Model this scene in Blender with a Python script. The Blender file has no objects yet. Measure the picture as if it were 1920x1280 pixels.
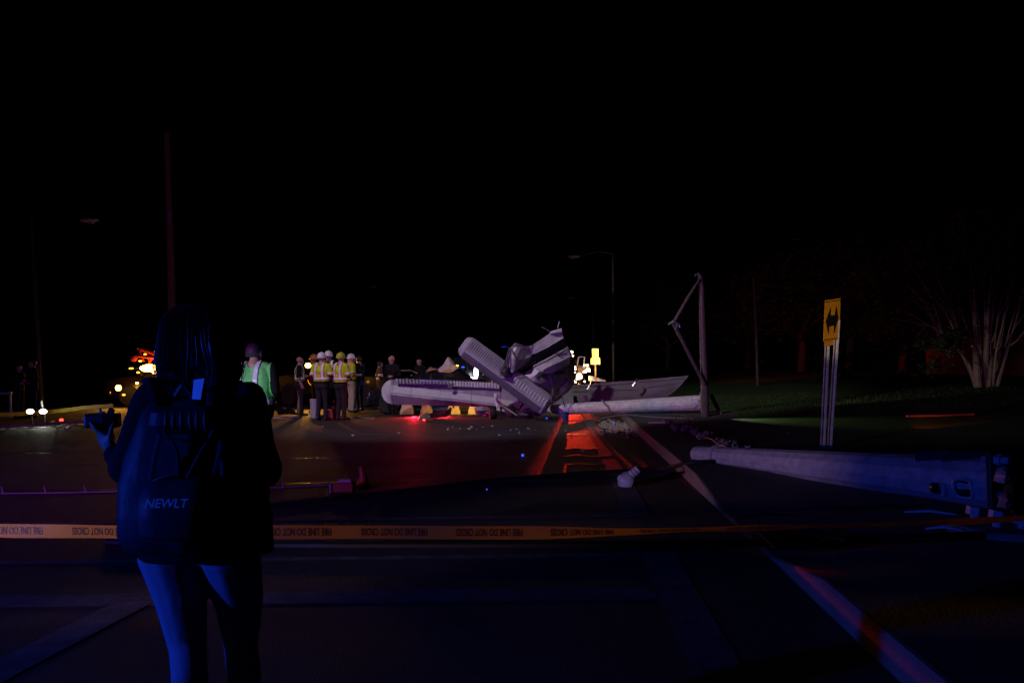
import bpy, bmesh, math, random
import numpy as np
from mathutils import Vector, Matrix, noise, Quaternion

random.seed(7)
SC = bpy.context.scene
COL = SC.collection
PI = math.pi

# ------------------------------------------------------------------ camera
F = 1493.0            # focal length in pixels of the 1920 px wide frame
CAMH = 1.45
ROLL = math.radians(0.8)
cd = bpy.data.cameras.new('camera')
cam = bpy.data.objects.new('camera', cd)
COL.objects.link(cam)
cd.sensor_width = 36.0
cd.lens = F / 1920.0 * 36.0
cd.shift_y = 41.0 / 1920.0
cd.clip_start = 0.05
cd.clip_end = 2000.0
cam.matrix_world = Matrix.Translation((0, 0, CAMH)) @ Matrix.Rotation(PI / 2, 4, 'X') @ Matrix.Rotation(-ROLL, 4, 'Z')
SC.camera = cam

# ------------------------------------------------------------------ night sky, faint moonlight, exposure
SUN_EL, SUN_AZ = math.radians(35), math.radians(200)
w = bpy.data.worlds.new('World'); SC.world = w; w.use_nodes = True
nt = w.node_tree
bgn = nt.nodes['Background']
sky = nt.nodes.new('ShaderNodeTexSky'); sky.sky_type = 'NISHITA'; sky.sun_disc = False
sky.sun_elevation = math.radians(-4); sky.sun_rotation = SUN_AZ
nt.links.new(sky.outputs[0], bgn.inputs[0])
bgn.inputs[1].default_value = 0.004
sd = bpy.data.lights.new('moonlight', 'SUN'); sd.energy = 0.0022; sd.angle = math.radians(4); sd.color = (0.8, 0.88, 1.0)
so = bpy.data.objects.new('moonlight', sd); COL.objects.link(so)
so.rotation_euler = (math.radians(50), 0, math.radians(-30))

# emergency vehicle lamps left of and behind the photographer, plus added unseen spots
def lamp(name, kind, loc, energy, color, target=None, cone=None, blend=0.3, radius=0.1):
    l = bpy.data.lights.new(name, kind); l.energy = energy; l.color = color
    l.shadow_soft_size = radius
    o = bpy.data.objects.new(name, l); COL.objects.link(o); o.location = loc
    if kind == 'SPOT':
        l.spot_size = math.radians(cone); l.spot_blend = blend
        o.rotation_euler = (Vector(target) - Vector(loc)).to_track_quat('-Z', 'Y').to_euler()
    return o
lamp('police_car_blue_light', 'POINT', (-7.6, 0.2, 1.7), 1000, (0.012, 0.065, 1.0), radius=0.12)
lamp('added_vest_light', 'SPOT', (-7.7, 0.8, 0.9), 1300, (0.7, 1.0, 0.85), target=(-3.1, 9.6, 1.20), cone=5.6, blend=0.5, radius=0.08)  # unseen spot added to bring out the green vest
lamp('added_pole_light', 'SPOT', (-8.2, -0.8, 1.4), 1150, (1.0, 0.58, 0.82), target=(3.0, 10.2, 0.35), cone=16, blend=0.9, radius=0.08)  # low unseen spot added to brighten the fallen pole
lamp('added_sign_light', 'SPOT', (-9.0, -1.0, 1.6), 7000, (1.0, 0.74, 0.42), target=(4.75, 11.6, 2.1), cone=4.6, blend=0.6, radius=0.08)  # narrow warm beam of no known source, added for the arrow sign
lamp('fire_engine_ladder_light', 'SPOT', (-10.0, 6.0, 14.0), 5200, (1.0, 0.86, 0.98), target=(0.3, 23.0, 0.3), cone=36, blend=0.45, radius=0.25)
lamp('fire_engine_red_light', 'SPOT', (-10.5, -2.0, 2.8), 1500, (1.0, 0.03, 0.14), target=(-3.0, 22.0, 2.8), cone=62, blend=0.8, radius=0.15)
lamp('added_tree_wash', 'SPOT', (6.0, 33.0, 2.5), 1500, (1.0, 0.13, 0.03), target=(24, 54, 8), cone=64, blend=0.8, radius=0.15)  # added spot that tints the background trees dim red
lamp('fire_engine_blue_light', 'SPOT', (-10.0, -2.2, 2.8), 1900, (0.12, 0.06, 1.0), target=(-3.2, 22.0, 1.6), cone=42, blend=0.9, radius=0.15)
lamp('added_tape_light', 'SPOT', (16.0, 1.5, 0.75), 3000, (1.0, 0.38, 0.10), target=(-0.6, 4.55, 0.54), cone=4.5, blend=0.35, radius=0.12)  # invented amber beam, aimed so that the barrier tape catches it

SC.view_settings.view_transform = 'Standard'
SC.view_settings.look = 'None'
SC.view_settings.exposure = 0.0
SC.view_settings.gamma = 1.0
SC.cycles.use_denoising = True
SC.cycles.max_bounces = 5
SC.cycles.sample_clamp_indirect = 4.0
SC.cycles.caustics_reflective = False
SC.cycles.caustics_refractive = False

# ------------------------------------------------------------------ helpers
cR, sR = math.cos(ROLL), math.sin(ROLL)
def P(px, py, Y):
    a, b = px - 960.0, 681.0 - py
    return Vector(((a * cR + b * sR) / F * Y, Y, CAMH + (-a * sR + b * cR) / F * Y))
def G(px, py, z=0.0):
    a, b = px - 960.0, 681.0 - py
    Y = (z - CAMH) * F / (-a * sR + b * cR)
    return Vector(((a * cR + b * sR) / F * Y, Y, z))
def pxm(Y): return Y / F      # metres per pixel at depth Y

MATS = {}
def mat(name, col, rough=0.6, metal=0.0, var=0.25, scale=8.0, bump=0.0, bscale=40.0, spec=0.5, emit=None, estr=0.0, trans=0.0, coat=0.0, col2=None):
    if name in MATS: return MATS[name]
    m = bpy.data.materials.new(name); m.use_nodes = True
    n = m.node_tree.nodes; L = m.node_tree.links
    b = n['Principled BSDF']
    b.inputs['Roughness'].default_value = rough
    b.inputs['Metallic'].default_value = metal
    b.inputs['Specular IOR Level'].default_value = spec
    b.inputs['Coat Weight'].default_value = coat
    if emit:
        b.inputs['Emission Color'].default_value = (*emit, 1); b.inputs['Emission Strength'].default_value = estr
    tc = n.new('ShaderNodeTexCoord')
    if var > 0:
        tx = n.new('ShaderNodeTexNoise'); tx.inputs['Scale'].default_value = scale; tx.inputs['Detail'].default_value = 6
        tx.inputs['Roughness'].default_value = 0.65
        L.new(tc.outputs['Object'], tx.inputs['Vector'])
        cr = n.new('ShaderNodeValToRGB')
        c2 = col2 or tuple(min(1, c * (1 + var)) for c in col)
        cr.color_ramp.elements[0].position = 0.3; cr.color_ramp.elements[1].position = 0.72
        cr.color_ramp.elements[0].color = (*[c * (1 - var) for c in col], 1)
        cr.color_ramp.elements[1].color = (*c2, 1)
        L.new(tx.outputs['Fac'], cr.inputs['Fac']); L.new(cr.outputs['Color'], b.inputs['Base Color'])
        rm = n.new('ShaderNodeMapRange'); rm.inputs[3].default_value = max(0.04, rough - 0.12); rm.inputs[4].default_value = min(1, rough + 0.12)
        L.new(tx.outputs['Fac'], rm.inputs[0]); L.new(rm.outputs[0], b.inputs['Roughness'])
    else:
        b.inputs['Base Color'].default_value = (*col, 1)
    if bump > 0:
        t2 = n.new('ShaderNodeTexNoise'); t2.inputs['Scale'].default_value = bscale; t2.inputs['Detail'].default_value = 5
        L.new(tc.outputs['Object'], t2.inputs['Vector'])
        bp = n.new('ShaderNodeBump'); bp.inputs['Strength'].default_value = bump; bp.inputs['Distance'].default_value = 0.02
        L.new(t2.outputs['Fac'], bp.inputs['Height']); L.new(bp.outputs['Normal'], b.inputs['Normal'])
    if trans > 0:
        tr = n.new('ShaderNodeBsdfTranslucent'); tr.inputs[0].default_value = (*col, 1)
        mx = n.new('ShaderNodeMixShader'); mx.inputs[0].default_value = trans
        L.new(b.outputs[0], mx.inputs[1]); L.new(tr.outputs[0], mx.inputs[2])
        L.new(mx.outputs[0], n['Material Output'].inputs['Surface'])
    MATS[name] = m
    return m

def tag(o, label=None, cat=None, group=None, kind=None):
    if label: o['label'] = label
    if cat: o['category'] = cat
    if group: o['group'] = group
    if kind: o['kind'] = kind
    return o
def empty(name, loc, rz=0.0):
    o = bpy.data.objects.new(name, None); COL.objects.link(o)
    o.location = loc; o.rotation_euler = (0, 0, rz); o.empty_display_size = 0.1
    return o
def thing(name, label, cat, loc, rz=0.0, group=None):
    return tag(empty(name, loc, rz), label, cat, group)
def link(name, me, m, parent=None, world=True):
    o = bpy.data.objects.new(name, me); COL.objects.link(o)
    if m is not None:
        for x in (m if isinstance(m, (list, tuple)) else [m]): me.materials.append(x)
    if parent is not None:
        o.parent = parent
        if world:
            pl = parent; mw = Matrix.Identity(4)
            chain = []
            while pl is not None: chain.append(pl); pl = pl.parent
            for c in reversed(chain):
                mw = mw @ c.matrix_parent_inverse @ c.matrix_basis
            o.matrix_parent_inverse = mw.inverted()
    return o

TMP = bpy.data.scenes.new('tmp_eval')
def eval_mesh(o):
    TMP.collection.objects.link(o)
    with bpy.context.temp_override(scene=TMP, view_layer=TMP.view_layers[0]):
        dg = bpy.context.evaluated_depsgraph_get()
    dg.update()
    me = bpy.data.meshes.new_from_object(o.evaluated_get(dg))
    bpy.data.objects.remove(o)
    return me

class MB:
    def __init__(s): s.v = []; s.f = []
    def add(s, vs, fs):
        k = len(s.v); s.v += [tuple(v) for v in vs]; s.f += [tuple(i + k for i in f) for f in fs]; return s
    def box(s, c, size, rot=None):
        hx, hy, hz = size[0] / 2, size[1] / 2, size[2] / 2
        q = [(-hx,-hy,-hz),(hx,-hy,-hz),(hx,hy,-hz),(-hx,hy,-hz),(-hx,-hy,hz),(hx,-hy,hz),(hx,hy,hz),(-hx,hy,hz)]
        vs = []
        for p in q:
            p = Vector(p)
            if rot is not None: p = rot @ p
            vs.append(Vector(c) + p)
        return s.add(vs, [(0,3,2,1),(4,5,6,7),(0,1,5,4),(1,2,6,5),(2,3,7,6),(3,0,4,7)])
    def tube(s, pts, rad, n=10, cap=True, flat=1.0):
        pts = [Vector(p) for p in pts]
        if not isinstance(rad, (list, tuple)): rad = [rad] * len(pts)
        if len(rad) != len(pts):
            rad = list(np.interp(np.linspace(0, 1, len(pts)), np.linspace(0, 1, len(rad)), rad))
        rings = []; up = None
        for i, p in enumerate(pts):
            d = (pts[min(i + 1, len(pts) - 1)] - pts[max(i - 1, 0)])
            if d.length < 1e-9: d = Vector((0, 0, 1))
            d.normalize()
            if up is None: up = Vector((0, 0, 1)) if abs(d.z) < 0.9 else Vector((0, 1, 0))
            a = up - d * up.dot(d)
            if a.length < 1e-5: a = d.orthogonal()
            a.normalize(); up = a; b = d.cross(a)
            rings.append([p + (a * math.cos(2*PI*k/n) * flat + b * math.sin(2*PI*k/n)) * rad[i] for k in range(n)])
        vs = [v for r in rings for v in r]; fs = []
        for i in range(len(pts) - 1):
            for k in range(n):
                fs.append((i*n+k, i*n+(k+1) % n, (i+1)*n+(k+1) % n, (i+1)*n+k))
        if cap:
            fs.append(tuple(reversed(range(n)))); fs.append(tuple((len(pts)-1)*n + k for k in range(n)))
        return s.add(vs, fs)
    def rings(s, rings, cap=True, closed=True):
        n = len(rings[0]); vs = [v for r in rings for v in r]; fs = []
        for i in range(len(rings) - 1):
            for k in range(n if closed else n - 1):
                fs.append((i*n+k, i*n+(k+1) % n, (i+1)*n+(k+1) % n, (i+1)*n+k))
        if cap:
            fs.append(tuple(reversed(range(n)))); fs.append(tuple((len(rings)-1)*n + k for k in range(n)))
        return s.add(vs, fs)
    def lathe(s, c, prof, n=20, axis='Z', rot=None):
        rings = []
        for r, z in prof:
            ring = []
            for k in range(n):
                a = 2*PI*k/n
                if axis == 'Z': p = Vector((r*math.cos(a), r*math.sin(a), z))
                elif axis == 'X': p = Vector((z, r*math.cos(a), r*math.sin(a)))
                else: p = Vector((r*math.cos(a), z, r*math.sin(a)))
                if rot is not None: p = rot @ p
                ring.append(Vector(c) + p)
            rings.append(ring)
        return s.rings(rings)
    def ell(s, c, r, n=12, m=8, rot=None):
        rings = []
        for i in range(m + 1):
            t = PI * (0.02 + 0.96 * i / m)
            ring = []
            for k in range(n):
                a = 2*PI*k/n
                p = Vector((r[0]*math.sin(t)*math.cos(a), r[1]*math.sin(t)*math.sin(a), -r[2]*math.cos(t)))
                if rot is not None: p = rot @ p
                ring.append(Vector(c) + p)
            rings.append(ring)
        return s.rings(rings)
    def poly(s, pts, ext):
        """polygon pts extruded by vector ext"""
        n = len(pts); e = Vector(ext)
        vs = [Vector(p) for p in pts] + [Vector(p) + e for p in pts]
        fs = [tuple(range(n)), tuple(reversed(range(n, 2*n)))] + [(i, i+n, (i+1) % n + n, (i+1) % n) for i in range(n)]
        return s.add(vs, fs)
    def mesh(s, name, smooth=False, recalc=True, weld=0):
        me = bpy.data.meshes.new(name); me.from_pydata(s.v, [], s.f)
        bm = bmesh.new(); bm.from_mesh(me)
        if weld: bmesh.ops.remove_doubles(bm, verts=bm.verts, dist=weld)
        if recalc: bmesh.ops.recalc_face_normals(bm, faces=bm.faces)
        bm.to_mesh(me); bm.free()
        if smooth:
            for p in me.polygons: p.use_smooth = True
            try: me.set_sharp_from_angle(angle=math.radians(38))
            except Exception: pass
        me.update()
        return me
    def build(s, name, m, parent=None, smooth=False, bevel=0.0, world=True, weld=0):
        o = link(name, s.mesh(name, smooth, weld=weld), m, parent, world)
        if bevel:
            b = o.modifiers.new('bevel', 'BEVEL'); b.width = bevel; b.segments = 2; b.limit_method = 'ANGLE'
        return o

def catmull(pts, sub):
    pts = [Vector(p) for p in pts]; out = []
    for i in range(len(pts) - 1):
        p0, p1, p2, p3 = pts[max(i-1, 0)], pts[i], pts[i+1], pts[min(i+2, len(pts)-1)]
        for k in range(sub):
            t = k / sub
            out.append(0.5*((2*p1)+(p2-p0)*t+(2*p0-5*p1+4*p2-p3)*t*t+(3*p1-p0-3*p2+p3)*t**3))
    out.append(pts[-1]); return out
def lerp_list(keys, x):
    if x <= keys[0][0]: return keys[0][1]
    for (a, va), (b, vb) in zip(keys, keys[1:]):
        if x <= b: return va + (vb - va) * (x - a) / (b - a)
    return keys[-1][1]

def linsub(pts, sub):
    out = []
    for p0, p1 in zip(pts, pts[1:]):
        for k in range(sub): out.append(Vector(p0).lerp(Vector(p1), k/sub))
    out.append(Vector(pts[-1])); return out
def sheet(name, rows, m, parent, sub=4, amp=0.03, freq=4.0, thick=0.012, seed=0, smooth=False, px=True):
    """crumpled sheet of metal: rows of (px, py, depth) control points, folded along the rows"""
    g = [[P(*p) if px else Vector(p) for p in r] for r in rows]
    g = [linsub(r, sub) for r in g]
    cols = list(zip(*g)); cols = [linsub(c, sub) for c in cols]
    g = list(zip(*cols))
    nr, nc = len(g), len(g[0]); vs = []
    off = Vector((seed * 13.7, seed * 3.1, seed * 7.7))
    for r in g:
        for p in r:
            q = (p + off) * freq
            rid = abs(noise.noise(q)) - abs(noise.noise(q * 1.9 + Vector((5, 1, 2)))) * 0.6
            d = noise.noise_vector(q * 0.7) * amp * 0.5 + Vector((0, -1, 0.3)) * rid * amp
            vs.append(p + d)
    fs = []
    for i in range(nr-1):
        for k in range(nc-1):
            a_, b_, c_, d_ = i*nc+k, i*nc+k+1, (i+1)*nc+k+1, (i+1)*nc+k
            fs += [(a_, b_, c_), (a_, c_, d_)] if (i + k) % 2 else [(a_, b_, d_), (b_, c_, d_)]
    b = MB(); b.add(vs, fs)
    o = b.build(name, m, parent, smooth=smooth)
    so = o.modifiers.new('solid', 'SOLIDIFY'); so.thickness = thick
    return o

def text_mesh(name, s, size, font_shear=0.0, bold=0.0):
    cu = bpy.data.curves.new(name, 'FONT'); cu.body = s; cu.size = size; cu.shear = font_shear
    cu.offset = bold; cu.extrude = 0.0; cu.align_x = 'CENTER'; cu.align_y = 'CENTER'; cu.resolution_u = 3
    o = bpy.data.objects.new(name, cu)
    me = eval_mesh(o); bpy.data.curves.remove(cu)
    return me

# ------------------------------------------------------------------ materials
ASPH = mat('asphalt', (0.034, 0.033, 0.033), 0.72, var=0.45, scale=1.7, bump=0.9, bscale=80)
CONC = mat('concrete', (0.21, 0.18, 0.15), 0.85, var=0.22, scale=3, bump=0.35, bscale=60)
WALK = mat('sidewalk_concrete', (0.06, 0.057, 0.055), 0.9, var=0.25, scale=2, bump=0.4, bscale=45)
PAINT = mat('road_paint', (0.11, 0.107, 0.10), 0.88, var=0.6, scale=6, bump=0.3, bscale=50)
GRASS = mat('lawn', (0.030, 0.085, 0.010), 0.9, var=0.5, scale=5, bump=0.8, bscale=30)
BLADE = mat('grass_blade', (0.03, 0.075, 0.012), 0.7, var=0.4, scale=2)
ALU = mat('aircraft_paint', (0.62, 0.60, 0.63), 0.55, 0.0, var=0.14, scale=3, bump=0.06, bscale=14)
ALUF = mat('aircraft_fuselage_paint', (0.34, 0.31, 0.33), 0.5, 0.1, var=0.2, scale=4, bump=0.12, bscale=12)
ALUD = mat('aircraft_stripe_paint', (0.12, 0.10, 0.13), 0.45, 0.1, var=0.2, scale=5)
ALUW = mat('aircraft_white_skin', (0.8, 0.78, 0.78), 0.5, var=0.08, scale=4)
ALUDK = mat('bare_metal_inside', (0.20, 0.19, 0.20), 0.5, 0.3, var=0.35, scale=6, bump=0.15, bscale=20)
GALV = mat('galvanised_steel', (0.46, 0.45, 0.48), 0.55, 0.12, var=0.30, scale=11, bump=0.08, bscale=60)
STEEL = mat('painted_steel', (0.26, 0.24, 0.26), 0.5, 0.2, var=0.2, scale=8)
DARK = mat('black_rubber', (0.012, 0.012, 0.013), 0.7, var=0.3, scale=10)
CABLE = mat('black_cable', (0.006, 0.006, 0.007), 0.7, var=0.0)
BLACKP = mat('black_plastic', (0.012, 0.012, 0.014), 0.4, var=0.2)
GLASS = mat('dark_glass', (0.012, 0.013, 0.015), 0.06, var=0.0, spec=0.8)
WOODP = mat('weathered_wood', (0.13, 0.09, 0.065), 0.85, var=0.4, scale=10, bump=0.4)
SKIN = mat('skin', (0.50, 0.29, 0.20), 0.55, var=0.12, scale=12)
AMB = mat('amber_lamp_glow', (0.9, 0.5, 0.1), 0.3, var=0, emit=(1.0, 0.42, 0.05), estr=26)
AMBS = mat('amber_lamp_dim', (0.9, 0.5, 0.1), 0.3, var=0, emit=(1.0, 0.38, 0.03), estr=5)
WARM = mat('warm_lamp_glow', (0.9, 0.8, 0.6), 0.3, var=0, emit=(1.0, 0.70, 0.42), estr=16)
WHITE = mat('white_lamp_glow', (0.9, 0.9, 0.9), 0.3, var=0, emit=(0.86, 0.84, 1.0), estr=14)
TORCH = mat('flashlight_glow', (0.9, 0.9, 0.8), 0.3, var=0, emit=(0.9, 1.0, 0.82), estr=14)
REDL = mat('red_lamp_glow', (0.8, 0.02, 0.02), 0.3, var=0, emit=(1.0, 0.03, 0.015), estr=8)
BLUEL = mat('blue_lamp_glow', (0.02, 0.1, 0.9), 0.3, var=0, emit=(0.03, 0.10, 1.0), estr=1.2)
BLUED = mat('dim_blue_lamp', (0.02, 0.05, 0.3), 0.3, var=0, emit=(0.01, 0.02, 1.0), estr=.12)
CHROME = mat('chrome', (0.7, 0.7, 0.72), 0.2, 0.9, var=0.1)

# ------------------------------------------------------------------ the ground
def kerb_x(Y): return 1.50 + 0.063 * Y
def kerb_h(Y):
    return lerp_list([(-3, .15), (4.7, .15), (5.9, .003), (7.7, .003), (9.2, .15), (80, .15)], Y)
# one large sheet to the horizon
g = MB()
xs = [-700, -120, -60, -30, -15, -8, -4, 0, 4, 8, 15, 30, 60, 120, 700]
ys = [-60, -10, 0, 5, 10, 20, 40, 80, 160, 400, 900]
g.add([(x, y, -0.03) for y in ys for x in xs], [(j*15+i, j*15+i+1, (j+1)*15+i+1, (j+1)*15+i) for j in range(10) for i in range(14)])
tag(g.build('ground', GRASS), kind='structure')
# road: asphalt from the left verge to the kerb
Yst = [-6, -3, 0, 2, 3.4, 4.7, 5.3, 5.9, 6.8, 7.7, 8.4, 9.2, 11, 14, 18, 22, 28, 36, 50, 80, 140]
rd = MB(); vs = []
for Y in Yst: vs += [(-16 - 0.06*Y*0.2, Y, 0), (kerb_x(Y), Y, 0)]
rd.add(vs, [(2*i, 2*i+1, 2*i+3, 2*i+2) for i in range(len(Yst)-1)])
road = tag(rd.build('road', ASPH), kind='structure')
# kerb: face, rounded edge, top
kb = MB(); rings = []
for Y in Yst:
    x, h = kerb_x(Y), kerb_h(Y)
    rings.append([Vector((x - 0.012, Y, -0.05)), Vector((x + 0.004, Y, h*0.3)), Vector((x + 0.008, Y, h*0.8)), Vector((x + 0.022, Y, h)), Vector((x + 0.05, Y, h + 0.001)), Vector((x + 0.05, Y, -0.05))])
kb.rings(rings)
kerb = tag(kb.build('kerb', CONC, smooth=True), kind='structure')
# pavement slab behind the kerb
sw = MB(); rings = []
for Y in Yst:
    x, h = kerb_x(Y), kerb_h(Y)
    rings.append([Vector((x + 0.046, Y, h - 0.001)), Vector((x + 0.3, Y, h)), Vector((x + 1.0, Y, 0.5*h + 0.08)), Vector((x + 1.8, Y, 0.16)), Vector((x + 2.6, Y, 0.16))])
sw.rings(rings, cap=False, closed=False)
side = tag(sw.build('sidewalk', WALK), kind='structure')
lw = MB(); vs = []
for Y in Yst:
    x = kerb_x(Y) + 2.6
    vs += [(x, Y, 0.155), (x + 3, Y, 0.16 + 0.004*max(0, Y)), (x + 10, Y, 0.16 + 0.012*max(0, min(Y, 40))), (x + 200, Y, 0.3)]
lw.add(vs, [(4*i+k, 4*i+k+1, 4*i+k+5, 4*i+k+4) for i in range(len(Yst)-1) for k in range(3)])
tag(lw.build('lawn', GRASS), kind='structure')
# joints in the pavement (shallow dark grooves as raised-edge slabs would be below a pixel further off)
def strip(name, pts, wid, m, z=0.004, parent=None):
    b = MB(); L_, R_ = [], []
    pts = [Vector(p) for p in pts]
    for i, p in enumerate(pts):
        d = (pts[min(i+1, len(pts)-1)] - pts[max(i-1, 0)]); d.z = 0; d.normalize(); nrm = Vector((-d.y, d.x, 0))
        ww = wid[i] if isinstance(wid, (list, tuple)) else wid
        L_.append(p + nrm*ww/2 + Vector((0, 0, z))); R_.append(p - nrm*ww/2 + Vector((0, 0, z)))
    n = len(pts)
    b.add(L_ + R_, [(i, i+n, i+n+1, i+1) for i in range(n-1)])
    return b.build(name, m, parent)
for a, nm in (((3.0, 5.0), 0), ((7.7, 9.7), 1)): pass
def edge_x(Y): return 0.72 + 0.060 * Y
for seg in ([-2, 0, 3, 5.95], [7.6, 10, 14, 18, 24, 40]):
    o = strip('painted_line', [(edge_x(Y), Y, 0) for Y in seg], 0.25, PAINT); tag(o, kind='structure')
for Y0, wdt in ((7.5, 0.10), (5.98, 0.10), (4.98, 0.26)):
    x1 = edge_x(Y0) + (0.16 if wdt < .2 else -0.14)
    o = strip('painted_line', [(-7.5, Y0 + 0.05, 0), (-3, Y0 + 0.02, 0), (x1, Y0, 0)], wdt, PAINT, z=0.0045 if wdt < .2 else 0.004); tag(o, kind='structure')
o = strip('painted_line', [(-2.62, 1.5, 0), (-2.50, 3.8, 0), (-2.33, 5.2, 0)], 0.24, PAINT, z=0.006); tag(o, kind='structure')
# crack sealing strips on the asphalt
for pts in ([(-7, 12, 0), (-3, 12.6, 0), (0.4, 12.2, 0)], [(-6.5, 15.5, 0), (-2, 16.4, 0), (1.5, 16.0, 0)], [(-8, 9.8, 0), (-4, 9.6, 0), (-1.0, 10.1, 0)], [(-9, 13.9, 0), (-5, 14.1, 0)]):
    pp = catmull(pts, 8); pp = [p + Vector((0, noise.noise(p*1.3)*0.18, 0)) for p in pp]
    tag(strip('sealed_crack', pp, 0.045, mat('bitumen', (0.015, 0.015, 0.015), 0.35, var=0.2), z=0.003), kind='structure')
# grass blades on the strip of lawn that the lights reach
gb = MB(); rnd = random.Random(3)
for i in range(9000):
    Y = rnd.uniform(18.5, 27); X = kerb_x(Y) + 2.7 + rnd.random()**1.2 * 10
    z0 = 0.15 + 0.004*Y*min(1, (X - kerb_x(Y) - 2.6)/3) + max(0, (X - kerb_x(Y) - 5.6)/7)*0.008*Y
    h = rnd.uniform(0.04, 0.10); a = rnd.uniform(0, PI); wv = Vector((math.cos(a), math.sin(a), 0))*0.008
    p = Vector((X, Y, z0)); t = p + Vector((rnd.uniform(-.03, .03), rnd.uniform(-.03, .03), h))
    gb.add([p - wv, p + wv, t], [(0, 1, 2)])
tag(gb.build('grass', BLADE), 'short mown grass of the lawn beyond the pavement', 'grass', kind='stuff')

# ------------------------------------------------------------------ the wrecked aircraft
def rect_frame(c, udir, vdir):
    u = Vector(udir).normalized(); v = Vector(vdir); v = (v - u*v.dot(u)).normalized(); return Vector(c), u, v, u.cross(v)

plane = thing('crashed_airplane', 'crumpled light airplane with ribbed tail slanting over its flattened wings', 'airplane', (0.3, 21.8, 0))
# near (left) wing : sections from tip to root
TOP = [(716, 728), (720, 719), (728, 713), (738, 711), (800, 713), (860, 716), (925, 719), (980, 726), (1075, 736)]
BOT = [(716, 742), (720, 750), (728, 756), (738, 758), (800, 760), (860, 761), (925, 764), (980, 770), (1075, 774)]
def wing_section(x, n=9, grow=0.0):
    yt, yb = lerp_list(TOP, x), lerp_list(BOT, x)
    s = (x - 738) / (1075 - 738)
    tA = min(0.8, max(0.14, 0.20 + 0.62*s)); tB = min(0.97, tA + 0.33 - 0.1*s)
    k = 1.0 if x > 734 else max(0.12, (x - 715)/19.0)
    front = []
    prof = [(0, 0.0), (tA*0.5, 0.035), (tA, 0.05), (tB, 0.24), (min(0.985, tB + 0.08), 0.24), (1, -0.02)]
    Y0 = 22.0 - 0.25*s
    tC = min(0.985, tB + 0.08)
    for t in (0, tA*.5, tA, tA + (tB - tA)*.33, tA + (tB - tA)*.66, tB, tC, tC + (1 - tC)*.3, tC + (1 - tC)*.65, 1.0):
        py = yt + (yb - yt)*t
        p = P(x, py, Y0 + 0.25 - 0.35*t); p.y -= (lerp_list(prof, t) + grow)*k
        front.append(p)
    back = []
    for t in (1.0, 0.75, 0.5, 0.25, 0.0):
        py = yt + (yb - yt)*t
        p = P(x, py, Y0 + 0.25 - 0.35*t); p.y += (0.10*math.sin(PI*min(1, t*0.9 + .05)) + 0.02)*k
        back.append(p)
    return front + back
wb = MB(); st = [734.5] + list(range(742, 1076, 9))
secs = []
for x in st:
    sct = wing_section(x)
    for p in sct:
        p.y += noise.noise(p*1.5)*0.045 + noise.noise(p*4)*0.014
    secs.append(sct)
wb.rings(secs)
wing = wb.build('wing', mat('wing_paint', (0.34, 0.30, 0.38), 0.45, 0.1, var=.2, scale=3, bump=.1, bscale=12), plane, smooth=False)
stb = MB(); vs = []
for sct in secs:
    x_ = sct[0]
    vs.append(sct)
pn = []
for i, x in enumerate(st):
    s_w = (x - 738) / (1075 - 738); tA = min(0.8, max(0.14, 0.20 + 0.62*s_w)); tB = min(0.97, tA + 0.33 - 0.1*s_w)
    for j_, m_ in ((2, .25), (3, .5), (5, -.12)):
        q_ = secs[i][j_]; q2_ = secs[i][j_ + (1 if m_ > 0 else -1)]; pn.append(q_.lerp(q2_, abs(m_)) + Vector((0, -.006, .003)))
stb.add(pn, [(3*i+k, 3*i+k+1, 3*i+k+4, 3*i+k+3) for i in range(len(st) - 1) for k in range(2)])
stb.build('pale_band', mat('pale_wing_band', (0.74, 0.71, 0.77), 0.45, var=.12, scale=5), wing, smooth=True)  # band coloured paler than the wing around it
tb = MB(); tb.rings([wing_section(x) for x in (715.6, 717, 719, 722, 726, 730, 734)])
tb.build('wing_tip', ALU, wing, smooth=True)
# seam beads between skin panels of the wing
for x in (738, 772, 826, 884, 938, 1000):
    a = wing_section(x, grow=0.004)[:10]; b2 = MB(); b2.tube(a, 0.006, n=5); b2.build('skin_seam', ALUDK, wing)
# ribbed control surfaces along the upper edge
def corrugated(name, x0, x1, h0, h1, n, Y, m, parent):
    b = MB(); vs = []; k = 0
    tot = n*4
    for i in range(tot + 1):
        x = x0 + (x1 - x0)*i/tot
        d = [0.0, 0.0, 0.055, 0.055][i % 4]
        yt = lerp_list(TOP, x) - h0; yb = lerp_list(TOP, x) + h1
        for t in (0, 0.5, 1):
            p = P(x, yt + (yb - yt)*t, Y - 0.06*t); p.y -= d; vs.append(p)
    b.add(vs, [(3*i+k, 3*i+k+1, 3*i+k+4, 3*i+k+3) for i in range(tot) for k in range(2)])
    o = b.build(name, m, parent); s_ = o.modifiers.new('solid', 'SOLIDIFY'); s_.thickness = 0.02; return o
corrugated('aileron', 741, 842, 1.0, 7.0, 16, 22.02, mat('aileron_paint', (0.30, 0.28, 0.32), 0.5, var=0.2), wing)
corrugated('flap', 843, 936, 1.5, 8.5, 17, 21.98, ALU, wing)
hb = MB(); hb.tube([P(790, 712.5, 21.75), P(846, 713.5, 21.75)], 0.022, 6); hb.build('hinge_rod', CHROME, wing)
hb = MB(); hb.box(P(843, 723, 21.7), (0.09, 0.12, 0.12)); hb.build('hinge_bracket', ALUDK, wing, bevel=0.01)
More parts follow.
